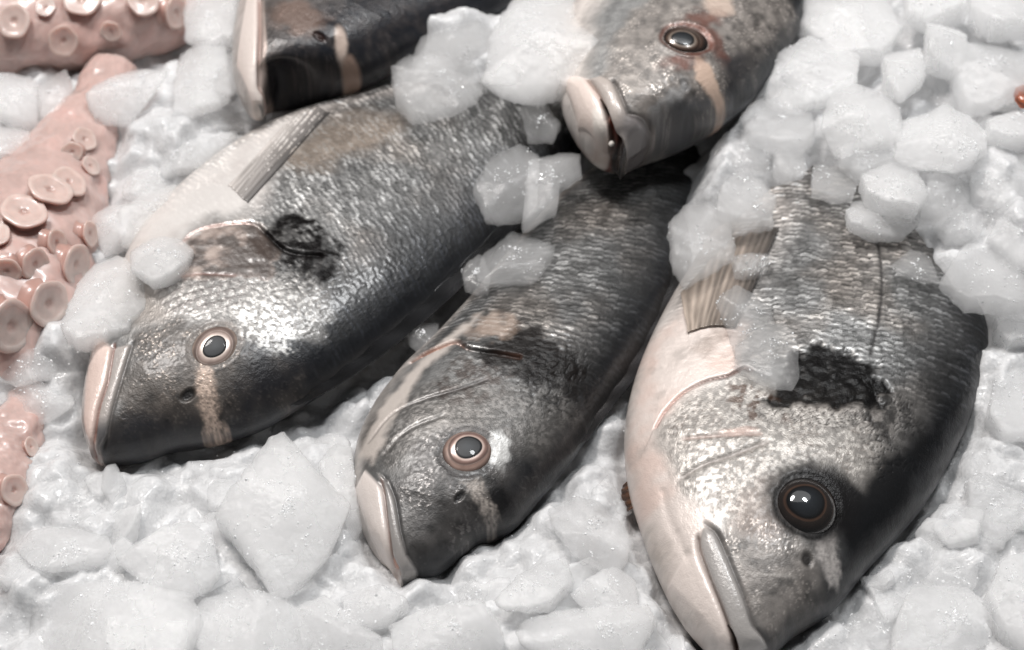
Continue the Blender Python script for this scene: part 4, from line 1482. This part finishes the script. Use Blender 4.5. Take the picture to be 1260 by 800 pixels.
for q, r, tl, asp, g in [((105, 172), 18, (0.8, -0.5), 0.65, 0.0), ((92, 186), 14, (-0.5, 0.4), 0.8, 0.0), ((84, 224), 24, (0.45, -0.8), 0.55, 0.0), ((62, 238), 28, (0.4, -0.9), 0.55, 0.0), ((31, 264), 29, (0.1, -1), 0.66, 0.0), ((92, 325), 26, (0.9, 0.35), 0.5, 0.35), ((54, 374), 29, (0.85, 0.3), 0.66, 0.4), ((8, 396), 32, (0.8, 0.35), 0.6, 0.45), ((70, 300), 18, (0.8, 0.2), 0.5, 0.0), ((12, 330), 18, (0, 1), 0.6, 0.0), ((112, 206), 15, (0.7, -0.5), 0.5, 0.0), ((40, 322), 20, (0.6, 0.5), 0.6, 0.1), ((108, 285), 17, (0.9, 0.1), 0.45, 0.0), ((-6, 290), 22, (0, -1), 0.65, 0.0)]:
    sucker(a2, q, r, tl, asp, int(abs(q[0]) + 9), grey=g)
a3 = arm([(60, 455), (34, 505), (4, 560), (-14, 610), (-50, 680), (-100, 740)], [0.004, 0.006, 0.008, 0.009, 0.008, 0.006], [26, 38, 46, 46, 42, 30], 920)
for q, r, tl, asp, g in [((17, 601), 19, (0.6, 0.2), 0.75, 0.0), ((38, 548), 12, (0.8, -0.3), 0.6, 0.0)]:
    sucker(a3, q, r, tl, asp, int(abs(q[0]) + 5), grey=g)
# small reddish brown scrap showing between the ice at the right edge
v_, f_ = None, None
import bmesh
bm_ = bmesh.new()
bmesh.ops.create_icosphere(bm_, subdivisions=4, radius=1.0)
v_ = np.array([x.co[:] for x in bm_.verts])
f_ = np.array([[x.index for x in fc.verts] for fc in bm_.faces])
bm_.free()
nz_ = fbm(v_[:, 0] * 1.5, v_[:, 1] * 1.5, v_[:, 2] * 1.5, seed=71)
v_ = v_ * (1 + 0.4 * nz_)[:, None] * np.array([0.0030, 0.0042, 0.0018])
sp_ = unproject((1262, 119), 0.0405)[0]
scrap = link('shell_scrap', mesh_from('shell_scrap', v_, f_, OCTO_MAT, {'col': np.clip(lin(150, 84, 56)[None] * (1 + 0.6 * nz_)[:, None], 0, 1), 'prop': np.tile([0, 0.3, 1.0], (len(v_), 1))}), None, tuple(sp_))
tag(scrap, 'small reddish brown scrap of shell stuck in the ice at the right edge', 'scrap')
# ------------------------------------------------------------------ ice lumps
from_ico = {}


def ico(sub):
    if sub not in from_ico:
        import bmesh
        bm = bmesh.new()
        bmesh.ops.create_icosphere(bm, subdivisions=sub, radius=1.0)
        v = np.array([x.co[:] for x in bm.verts])
        f = np.array([[x.index for x in fc.verts] for fc in bm.faces])
        bm.free()
        v /= np.linalg.norm(v, axis=1, keepdims=True)
        from_ico[sub] = (v, f)
    return from_ico[sub]


RNG = np.random.default_rng(7)


def chunk_mesh(poly, thick, mat, sub, rng, rough=1.0, tilt=0.35):
    """broken lump of ice: plan outline poly (local metres), facets above and below, melted edges"""
    v, f = ico(sub)
    ph = np.arctan2(v[:, 1], v[:, 0])
    ce = np.hypot(v[:, 0], v[:, 1])
    # outline radius by direction
    pl = np.vstack([poly, poly[:1]])
    pts = []
    for k in range(len(poly)):
        for u in np.linspace(0, 1, 8, endpoint=False):
            pts.append(pl[k] * (1 - u) + pl[k + 1] * u)
    pts = np.array(pts)
    pa_, pr_ = np.arctan2(pts[:, 1], pts[:, 0]), np.hypot(pts[:, 0], pts[:, 1])
    o = np.argsort(pa_)
    pa_, pr_ = pa_[o], pr_[o]
    R = np.interp(ph, np.concatenate([pa_ - 2 * pi, pa_, pa_ + 2 * pi]), np.tile(pr_, 3))
    size = pr_.mean()
    p = 26.0
    k1 = rng.uniform(0, 50)
    R = R * (1 + 0.05 * rough * fbm(np.cos(ph) * 5 + k1, np.sin(ph) * 5 + k1, octs=3, seed=9) + 0.035 * rough * fbm(np.cos(ph) * 15 + k1, np.sin(ph) * 15 + k1, octs=2, seed=29) + 0.06 * rough * fbm(np.cos(ph) * 2 + k1, np.sin(ph) * 2, octs=2, seed=19))
    acc = (ce / R) ** p
    for sgn, cnt in ((1, 4), (-1, 2)):
        for k in range(cnt):
            a = rng.uniform(0, 2 * pi)
            tl = rng.uniform(0.18, tilt + 0.2) if k else rng.uniform(0, 0.15)
            n = np.array([cos(a) * tl, sin(a) * tl, sgn])
            n /= np.linalg.norm(n)
            h = thick * 0.5 * rng.uniform(0.85, 1.15)
            acc = acc + (np.clip(v @ n, 0, None) / h) ** p
    r = acc ** (-1 / p)
    P = v * r[:, None]
    s0 = rng.uniform(0, 100, 3)
    q = P / size
    n1 = fbm(q[:, 0] * 2.2 + s0[0], q[:, 1] * 2.2 + s0[1], q[:, 2] * 2.2 + s0[2], octs=3, seed=3)
    qq = P / 0.004
    n2 = fbm(qq[:, 0] + s0[1], qq[:, 1] + s0[2], qq[:, 2] + s0[0], octs=3, seed=5) + 0.35 * fbm(qq[:, 0] * 4 + s0[1], qq[:, 1] * 4 + s0[2], qq[:, 2] * 4 + s0[0], octs=2, seed=6)
    P = P + v * (rough * (0.045 * size * n1 + 0.00045 * n2))[:, None]
    return mesh_from('ice_lump', P, f, mat)


def lump(poly_px, z, thick, kind, label, rough=1.0, sub=5, group=None, tilt=0.45):
    """z, thick in cm"""
    Pw = unproject(np.array(poly_px, float), z * 0.01)[:, :2]
    c = Pw.mean(0)
    if np.ptp(np.array(poly_px, float)[:, 0]) > 105:
        sub = 6
    me = chunk_mesh(Pw - c, thick * 0.0085, ICE[kind], sub, RNG, rough, tilt)
    o = link('ice_lump', me, None, (c[0], c[1], z * 0.01))
    tag(o, label, 'ice', group or 'lumps of crushed ice around the fish')
    return o


LUMPS = [
    # --- left and top left
    ([(105, 125), (128, 98), (165, 47), (213, 40), (216, 128), (189, 148), (148, 145), (115, 145)], 2.2, 0.8, 's', 'large pale blunt triangular slab of ice beside the upper octopus arm'),
    ([(216, 57), (280, 50), (283, 128), (236, 145), (213, 142)], 2.1, 0.9, 's', 'squarish pale ice block between the triangular slab and the chin of the back left fish'),
    ([(225, 0), (296, -10), (290, 55), (262, 62), (228, 50)], 2.2, 1.2, 's', 'white ice heap at the top edge left of the back left fish'),
    ([(-14, 98), (40, 99), (48, 112), (44, 148), (30, 152), (-14, 144)], 1.9, 0.9, 's', 'milky ice cube on the octopus arm at the left edge'),
    ([(42, 104), (84, 91), (90, 111), (78, 146), (50, 150)], 1.8, 0.7, 'm', 'glassy ice piece touching the milky cube on the octopus'),
    ([(-14, 160), (37, 165), (38, 186), (20, 199), (-14, 201)], 1.9, 0.8, 's', 'small flat white ice piece at the left edge below the milky cube'),
    ([(148, 219), (189, 209), (206, 233), (189, 253), (152, 245)], 1.6, 0.8, 's', 'small rounded ice nugget beside the white belly of the left fish'),
    ([(162, 204), (205, 190), (260, 168), (292, 158), (245, 205), (205, 213)], 1.7, 0.7, 's', 'long thin sliver of ice lying along the belly of the left fish'),
    ([(115, 148), (150, 148), (212, 146), (212, 178), (170, 200), (125, 180)], 1.3, 0.8, 'm', 'grey ice slab under the large triangular one'),
    ([(212, 145), (285, 132), (300, 152), (250, 172), (215, 182)], 1.5, 0.8, 's', 'low wedge of ice below the chin of the back left fish'),
    ([(110, 275), (135, 252), (160, 258), (158, 300), (128, 314)], 1.6, 0.9, 's', 'knobbly white ice lump beside the octopus suckers'),
    ([(159, 309), (189, 292), (222, 292), (238, 305), (232, 325), (214, 343), (189, 356), (163, 338)], 3.1, 0.7, 's', 'smooth pale round disc of ice resting against the gill of the left fish', 0.5),
    ([(112, 312), (140, 300), (165, 318), (196, 352), (182, 388), (160, 420), (128, 428), (98, 438), (80, 415), (88, 370)], 2.3, 1.4, 's', 'rough icy mass over the chin of the left fish', 1.5),
    ([(-14, 446), (40, 428), (80, 402), (92, 430), (64, 464), (20, 478), (-14, 480)], 1.5, 0.8, 's', 'ridge of ice under the lower suckers at the left edge', 1.3),
    ([(-14, 480), (60, 472), (96, 488), (88, 516), (40, 520), (-14, 512)], 1.2, 0.7, 's', 'flat translucent ice strip left of the left fish mouth'),
    ([(54, 590), (80, 568), (112, 570), (110, 612), (60, 616)], 0.9, 0.8, 'm', 'cluster of wet ice crystals beside the lowest sucker', 1.6),
    ([(146, 268), (178, 236), (214, 222), (222, 244), (196, 276), (168, 306), (146, 300)], 1.9, 0.8, 's', 'pale ice slab against the white belly edge of the left fish'),
    ([(262, 62), (290, 50), (300, 100), (286, 132), (264, 120)], 2.3, 0.8, 'm', 'upright ice piece touching the white chin at the top'),
    # --- between the fish at the back
    ([(503, 71), (521, 40), (552, 27), (585, 25), (609, 51), (602, 64), (562, 81), (514, 83)], 3.7, 1.0, 'c', 'rounded grey ice lump right against the dark back left fish'),
    ([(481, 94), (504, 79), (555, 74), (600, 66), (609, 80), (588, 125), (555, 138), (508, 142), (487, 121)], 3.4, 1.0, 'm', 'clear ice lump on the left fish back just below the rounded grey one'),
    ([(609, 34), (636, -8), (700, -14), (764, -6), (757, 51), (737, 91), (710, 108), (656, 118), (600, 124), (584, 116), (599, 74)], 3.9, 1.7, 's', 'big white snowy ice heap between the two fish at the back', 1.3),
    ([(582, 240), (602, 196), (640, 176), (662, 200), (662, 250), (640, 279), (598, 270)], 3.0, 0.8, 'c', 'clear rounded ice piece on the flank of the left fish'),
    ([(652, 172), (683, 163), (714, 189), (718, 212), (690, 229), (684, 256), (640, 280), (650, 220)], 3.0, 0.8, 'm', 'frosted ice piece next to the clear one, below the open mouth', 1.2),
    ([(640, 135), (672, 128), (690, 150), (680, 172), (650, 172)], 3.0, 0.6, 'c', 'small glassy bit of ice beside the pale chin of the top fish'),
    ([(594, 305), (609, 299), (629, 284), (660, 292), (685, 303), (670, 332), (656, 349), (629, 370), (602, 362), (585, 340)], 2.3, 0.7, 'c', 'square grey glassy ice block wedged between left and middle fish', 0.7),
    ([(568, 336), (592, 312), (604, 340), (600, 362), (572, 352)], 1.9, 0.6, 'c', 'dark wet ice bit at the left corner of the wedged glassy block'),
    ([(501, 413), (520, 396), (540, 393), (540, 417), (520, 434), (504, 434)], 1.1, 0.5, 'c', 'small dim ice chip in the shadow between left and middle fish'),
    ([(822, 285), (840, 255), (872, 240), (900, 265), (905, 330), (875, 355), (848, 362), (828, 330)], 2.7, 0.9, 'm', 'sparkling ice lump between the middle and the right fish', 1.2),
    ([(900, 314), (925, 308), (950, 311), (944, 333), (925, 341), (904, 338)], 2.7, 0.4, 'c', 'thin clear ice chip lying on the striped breast fin', 0.6),
    ([(877, 380), (901, 360), (931, 364), (951, 380), (962, 410), (940, 440), (905, 436), (890, 415)], 2.9, 0.7, 'c', 'grainy sparkling ice over the breast fin root of the right fish', 1.3),
    ([(905, 425), (940, 405), (966, 400), (982, 422), (983, 466), (976, 477), (951, 474), (926, 462), (904, 446)], 3.1, 0.6, 'c', 'smooth clear ice piece at the edge of the black blotch on the right fish', 0.6),
    ([(1095, 326), (1120, 307), (1144, 316), (1159, 344), (1130, 346), (1103, 338)], 2.9, 0.4, 'c', 'thin clear ice chip lying on the upper flank of the right fish', 0.6),
    # --- right
    ([(1154, 346), (1191, 299), (1214, 292), (1245, 329), (1272, 360), (1272, 386), (1215, 378), (1188, 376)], 2.8, 1.0, 'm', 'broad grey ice slab on the back of the right fish at the right edge'),
    ([(1214, 292), (1240, 262), (1276, 258), (1276, 340), (1250, 330)], 3.0, 1.0, 's', 'pale ice block at the right edge above the broad grey slab'),
    ([(909, 148), (941, 112), (999, 135), (1002, 162), (988, 188), (955, 184), (924, 170)], 3.2, 1.0, 'm', 'grey ice slab in front of the forehead of the top fish'),
    ([(941, 108), (960, 70), (995, 45), (1056, 78), (1052, 118), (1012, 128), (968, 130)], 3.5, 1.2, 's', 'white ice lump right beside the back of the top fish'),
    ([(1000, 125), (1049, 113), (1107, 143), (1110, 172), (1076, 181), (1022, 186), (1006, 162)], 4.0, 1.0, 's', 'white glinting ice lump in the middle of the heap at the right'),
    ([(1105, 145), (1161, 132), (1198, 135), (1218, 155), (1215, 182), (1188, 209), (1157, 226), (1130, 216), (1100, 190)], 4.1, 1.1, 's', 'largest rounded ice lump in the heap at the right'),
    ([(1059, 223), (1096, 198), (1130, 211), (1142, 243), (1127, 262), (1090, 255), (1066, 242)], 3.6, 0.9, 's', 'rounded white ice nugget just below the largest lump of the heap'),
    ([(1026, 189), (1076, 174), (1107, 190), (1092, 204), (1058, 218), (1034, 205)], 3.6, 0.7, 'm', 'glassy flat ice piece above the rounded white nugget'),
    ([(999, 212), (1029, 200), (1059, 215), (1050, 243), (1022, 252), (999, 242)], 3.1, 0.8, 'c', 'wet clear ice lump with a bright glint above the right fish'),
    ([(1140, 221), (1188, 214), (1196, 243), (1161, 268), (1134, 262)], 3.3, 0.8, 'm', 'grey ice piece below the largest lump, right of the white nugget'),
    ([(1038, 268), (1050, 240), (1080, 252), (1110, 266), (1135, 268), (1110, 288), (1070, 292), (1045, 284)], 2.9, 0.8, 's', 'long pale ice shelf overhanging the flank of the right fish'),
    ([(1148, 272), (1190, 255), (1216, 268), (1206, 290), (1165, 292)], 2.9, 0.8, 'm', 'grey shaded ice piece over the tail end of the right fish'),
    ([(1086, 67), (1134, 55), (1138, 98), (1107, 130), (1088, 111)], 4.0, 1.1, 's', 'upright white ice wedge behind the glinting lump'),
    ([(1138, 30), (1178, 18), (1192, 60), (1172, 88), (1140, 78)], 4.0, 1.0, 's', 'pale ice lump behind the upright wedge'),
    ([(1171, 50), (1215, 40), (1272, 38), (1272, 118), (1238, 126), (1218, 136), (1191, 130), (1174, 101)], 4.0, 1.2, 'm', 'broad grey ice block at the right edge behind the largest lump'),
    ([(990, 5), (1080, -8), (1112, 38), (1082, 72), (1030, 68), (985, 32)], 3.6, 1.3, 's', 'white ice mound at the top edge right of the top fish'),
    ([(1110, -20), (1180, -20), (1190, 16), (1140, 30), (1112, 22)], 4.0, 1.2, 's', 'snowy ice lump cut by the top edge at the right'),
    ([(1195, -20), (1276, -20), (1276, 34), (1220, 38), (1192, 18)], 4.0, 1.3, 's', 'snowy ice lump in the top right corner'),
    ([(1213, 150), (1250, 136), (1276, 140), (1276, 175), (1240, 180), (1216, 170)], 3.8, 0.9, 's', 'white ice piece at the right edge beside the largest lump'),
    ([(1190, 205), (1222, 182), (1276, 184), (1276, 250), (1230, 262), (1200, 245)], 3.4, 1.0, 'm', 'shaded ice block at the right edge below the white piece'),
    ([(868, 202), (891, 165), (921, 162), (951, 184), (945, 209), (894, 214)], 2.6, 0.9, 'c', 'dark grey ice lump in the shadow under the top fish'),
    ([(884, 243), (911, 209), (938, 214), (955, 240), (950, 272), (915, 282), (880, 272)], 2.8, 1.0, 'm', 'knobbly pale ice lump above the striped breast fin', 1.4),
    ([(950, 192), (988, 188), (994, 216), (972, 224), (955, 214)], 2.9, 0.7, 'm', 'small ice chunk between the dark lump and the wet clear one'),
    # --- front
    ([(268, 640), (302, 594), (335, 552), (352, 546), (395, 591), (440, 625), (436, 690), (400, 720), (335, 735), (310, 689)], 1.9, 1.1, 's', 'largest pointed slab of ice in front, leaning up between the left and the middle fish', 0.8),
    ([(392, 575), (412, 552), (434, 556), (438, 604), (446, 645), (436, 668), (414, 620)], 1.2, 0.8, 's', 'upright ice slab touching the jaw of the middle fish'),
    ([(675, 628), (710, 611), (737, 624), (762, 648), (781, 672), (768, 692), (734, 705), (712, 704), (700, 675), (680, 655)], 1.5, 0.8, 'm', 'clear oblong ice piece between the middle and the right fish', 0.7),
    ([(606, 746), (636, 712), (670, 692), (698, 685), (704, 719), (678, 749), (650, 757), (612, 760)], 1.4, 0.8, 's', 'wedge shaped ice piece under the snout of the middle fish'),
    ([(622, 776), (690, 753), (800, 744), (806, 764), (788, 800), (740, 822), (640, 815)], 1.6, 0.9, 's', 'wide flat ice slab at the bottom edge beside the right fish'),
    ([(703, 731), (757, 699), (784, 709), (788, 744), (746, 756), (710, 752)], 1.3, 0.8, 's', 'pale ice block behind the wide flat slab at the bottom'),
    ([(563, 731), (582, 711), (599, 730), (595, 745), (568, 748)], 1.0, 0.5, 'm', 'little clear ice tooth standing below the middle fish snout'),
    ([(474, 768), (521, 750), (595, 745), (612, 765), (622, 790), (600, 815), (490, 815)], 1.6, 0.9, 's', 'flat pale ice slab at the bottom edge below the middle fish'),
    ([(418, 732), (468, 724), (504, 744), (478, 768), (424, 776)], 1.5, 0.9, 's', 'rounded white ice lump beside the flat slab under the middle fish'),
    ([(18, 672), (40, 655), (90, 652), (130, 660), (138, 676), (126, 692), (64, 706), (28, 700)], 1.6, 0.9, 's', 'long white snowy ice bank at the lower left'),
    ([(-20, 722), (60, 712), (150, 722), (210, 734), (246, 738), (250, 770), (230, 820), (-20, 820)], 1.7, 1.3, 's', 'broad white ice slab filling the bottom left corner'),
    ([(146, 694), (202, 658), (233, 646), (265, 665), (272, 706), (238, 734), (180, 725)], 1.6, 1.0, 's', 'white ice hump behind the broad corner slab'),
    ([(240, 737), (300, 728), (362, 745), (385, 775), (372, 815), (244, 815)], 1.8, 1.1, 's', 'white ice block at the bottom edge right of the broad corner slab'),
    ([(364, 756), (400, 735), (440, 772), (470, 790), (470, 820), (376, 820)], 1.5, 1.0, 's', 'grey white ice lump at the bottom edge between two pale slabs'),
    ([(56, 624), (90, 612), (122, 616), (132, 640), (126, 656), (68, 653)], 1.1, 0.8, 'm', 'grey ice cube above the long snowy bank', 1.2),
    ([(150, 604), (188, 580), (238, 600), (242, 626), (204, 648), (156, 634)], 0.8, 0.8, 'm', 'grey wet ice lump right under the throat of the left fish', 1.2),
    ([(240, 580), (300, 556), (326, 548), (306, 588), (268, 626), (246, 616)], 0.7, 0.7, 'm', 'grey ice slope between the left fish and the largest pointed slab'),
    ([(1098, 768), (1120, 728), (1192, 724), (1212, 738), (1236, 770), (1236, 820), (1096, 820)], 1.3, 0.9, 's', 'flat wet ice slab at the bottom right in front of the fish back'),
    ([(1083, 700), (1106, 690), (1121, 708), (1110, 731), (1084, 724)], 0.8, 0.6, 'c', 'small glassy ball of ice beside the forehead of the right fish', 0.6),
    ([(1134, 714), (1174, 684), (1206, 692), (1198, 726), (1157, 728)], 1.0, 0.8, 'm', 'ice lump right of the small glassy ball'),
    ([(1212, 735), (1230, 692), (1278, 672), (1278, 820), (1232, 780)], 1.6, 1.2, 's', 'big white ice lump in the bottom right corner'),
    ([(1020, 790), (1060, 748), (1100, 742), (1098, 800), (1050, 822)], 0.7, 0.7, 'm', 'grainy grey ice patch in front of the right fish snout', 1.5),
    ([(1188, 600), (1228, 560), (1276, 556), (1276, 650), (1218, 668), (1190, 640)], 1.2, 0.9, 's', 'smooth pale ice slab at the right edge beside the fish back'),
    ([(1222, 470), (1240, 430), (1278, 420), (1278, 545), (1234, 548), (1214, 520)], 1.5, 1.0, 's', 'tall pale ice block at the right edge, middle height'),
    ([(1224, 392), (1278, 386), (1278, 424), (1240, 428), (1224, 415)], 1.8, 0.9, 's', 'narrow pale ice strip at the right edge under the broad grey slab'),
]
for L_ in LUMPS:
    lump(L_[0], L_[1], L_[2], L_[3], L_[4], *(L_[5:6]))

# anonymous lumps: half sunk in the bed, kept off the fish that show
VIS = []
for F in (A, B, C, D_, E):
    VIS.append(np.vstack([F.V0, F.D0[::-1]]))
OCT = [np.array([(-20, -20), (228, -20), (222, 40), (160, 60), (110, 98), (40, 96), (-20, 96)], float), np.array([(-20, 200), (60, 170), (120, 150), (125, 240), (115, 300), (70, 410), (-20, 440)], float), np.array([(-20, 505), (50, 520), (60, 560), (40, 640), (-20, 660)], float)]
ZONES = [((60, 690), 'near the bottom left corner'), ((200, 620), 'under the first fish throat'), ((300, 770), 'at the bottom below the pointed slab'),
         ((440, 740), 'below the middle fish jaw'), ((620, 680), 'below the middle fish forehead'), ((740, 780), 'at the bottom by the largest fish'),
         ((1060, 760), 'before the largest fish snout'), ((1200, 720), 'near the bottom right corner'), ((1220, 520), 'at the right edge by the largest fish'),
         ((1200, 330), 'behind the largest fish'), ((1100, 150), 'in the heap at the right'), ((1000, 40), 'beside the top fish back'), ((1220, 40), 'in the top right corner'),
         ((900, 240), 'above the striped breast fin'), ((660, 60), 'between the two back fish'), ((250, 80), 'by the white chin at the top'), ((160, 200), 'between octopus and white belly'),
         ((100, 350), 'beside the octopus suckers'), ((60, 480), 'between the octopus arms'), ((90, 590), 'beside the lowest octopus arm'), ((450, 480), 'in the gap between two fish')]
protos = {}
for kind in 'sm':
    protos[kind] = []
    for k in range(12):
        n = RNG.integers(6, 10)
        a = np.sort(RNG.uniform(0, 2 * pi, n) * 0.3 + np.linspace(0, 2 * pi, n, endpoint=False) * 0.95)
        rr = RNG.uniform(0.72, 1.15, n)
        poly = np.stack([np.cos(a) * rr, np.sin(a) * rr * RNG.uniform(0.6, 0.95)], -1) * 0.008
        protos[kind].append(chunk_mesh(poly, 0.0065, ICE['f' if kind == 's' else 'm'], 4, RNG, 1.0, 0.7))
cnt = 0
tries = 0
while cnt < 56 and tries < 6000:
    tries += 1
    q = np.array([RNG.uniform(-30, 1290), RNG.uniform(-30, 830)])
    r = RNG.uniform(17, 40)
    ring = q + r * np.array([(cos(a), sin(a)) for a in np.linspace(0, 2 * pi, 10, endpoint=False)])
    if any(inpoly(ring, p).any() for p in VIS + OCT) or any(inpoly(q[None], np.array(L_[0], float))[0] for L_ in LUMPS):
        continue
    p = unproject(q, 0.01)[0]
    z = bed_base(np.array([p[0]]), np.array([p[1]]))[0]
    p = unproject(q, z)[0]
    z = bed_height(np.array([p[0]]), np.array([p[1]]))[0] - 0.0002
    kind = 's' if RNG.random() < 0.85 else 'm'
    o = link('ice_lump', protos[kind][RNG.integers(12)], None, (p[0], p[1], z))
    o.rotation_euler = (RNG.uniform(-0.5, 0.5), RNG.uniform(-0.5, 0.5), RNG.uniform(0, 6.28))
    s_ = r * PX / 0.008
    o.scale = (s_, s_, s_ * RNG.uniform(0.5, 0.75))
    zone = min(ZONES, key=lambda w: np.hypot(*(q - np.array(w[0]))))
    size = 'small' if r < 23 else ('stout' if r < 29 else ('bulky' if r < 35 else 'broad'))
    tag(o, size + (' white' if kind == 's' else ' glassy grey') + ' ice lump half sunk ' + zone[1], 'ice', 'small lumps sunk in the ice bed')
    cnt += 1

# loose ice crystals: tiny glinting grains on the lumps and the bed, past counting
spots, norms = [], []
for o in COL.objects:
    if o.name.startswith('ice_lump') and len(o.data.vertices) > 2000:
        k = len(o.data.vertices)
        v = np.empty(k * 3, np.float32)
        o.data.vertices.foreach_get('co', v)
        v = v.reshape(-1, 3)
        up = np.where(v[:, 2] > 0.15 * v[:, 2].max())[0]
        n_ = int(min(140, 20 + 4e4 * np.ptp(v[:, 0]) * np.ptp(v[:, 1]) * 2))
        clump = fbm(v[up, 0] * 260 + len(spots), v[up, 1] * 260, seed=len(spots))
        w = np.clip(clump + 0.25, 0.02, 1) ** 2
        pick = up[RNG.choice(len(up), n_, p=w / w.sum())]
        spots.append(v[pick] + np.array(o.location))
q_ = np.stack([RNG.uniform(-20, 1280, 5200), RNG.uniform(-20, 820, 5200)], -1)
for p_ in VIS + OCT:
    q_ = q_[~inpoly(q_, p_)]
g_ = unproject(q_, 0.012)
for _ in range(3):
    g_ = unproject(q_, bed_height(g_[:, 0], g_[:, 1]))
keep = fbm(g_[:, 0] * 90, g_[:, 1] * 90, seed=77) > -0.05
spots.append(g_[keep])
S_ = np.vstack(spots)
m_ = len(S_)
octv = np.array([(1, 0, 0), (-1, 0, 0), (0, 1, 0), (0, -1, 0), (0, 0, 1), (0, 0, -1)], float)
octf = np.array([(0, 2, 4), (2, 1, 4), (1, 3, 4), (3, 0, 4), (2, 0, 5), (1, 2, 5), (3, 1, 5), (0, 3, 5)])
sz_ = RNG.uniform(0.00012, 0.00042, (m_, 1, 1)) * RNG.uniform(0.5, 1.3, (m_, 1, 3))
Q_ = RNG.normal(size=(m_, 4))
Q_ /= np.linalg.norm(Q_, axis=1, keepdims=True)
w_, x_, y_, z_ = Q_.T
Rm = np.stack([1 - 2 * (y_ * y_ + z_ * z_), 2 * (x_ * y_ - z_ * w_), 2 * (x_ * z_ + y_ * w_), 2 * (x_ * y_ + z_ * w_), 1 - 2 * (x_ * x_ + z_ * z_), 2 * (y_ * z_ - x_ * w_), 2 * (x_ * z_ - y_ * w_), 2 * (y_ * z_ + x_ * w_), 1 - 2 * (x_ * x_ + y_ * y_)], -1).reshape(m_, 3, 3)
cv_ = np.einsum('nij,nkj->nki', Rm, octv[None] * sz_) + S_[:, None]
cf_ = octf[None] + 6 * np.arange(m_)[:, None, None]
gm, gnt, gb = new_mat('ice_grain')
gb.inputs['Base Color'].default_value = (0.9, 0.91, 0.92, 1)
gb.inputs['Roughness'].default_value = 0.08
gb.inputs['IOR'].default_value = 1.5
cry = link('ice_crystals', mesh_from('ice_crystals', cv_.reshape(-1, 3), cf_.reshape(-1, 3), gm, smooth_shade=False))
tag(cry, 'fine glinting grains of ice strewn over the lumps and the bed', 'ice', kind='stuff')
print('tris', sum(len(o.data.polygons) * (1 if o.name.startswith(('ice_', 'shell')) else 2) for o in COL.objects if o.type == 'MESH'))
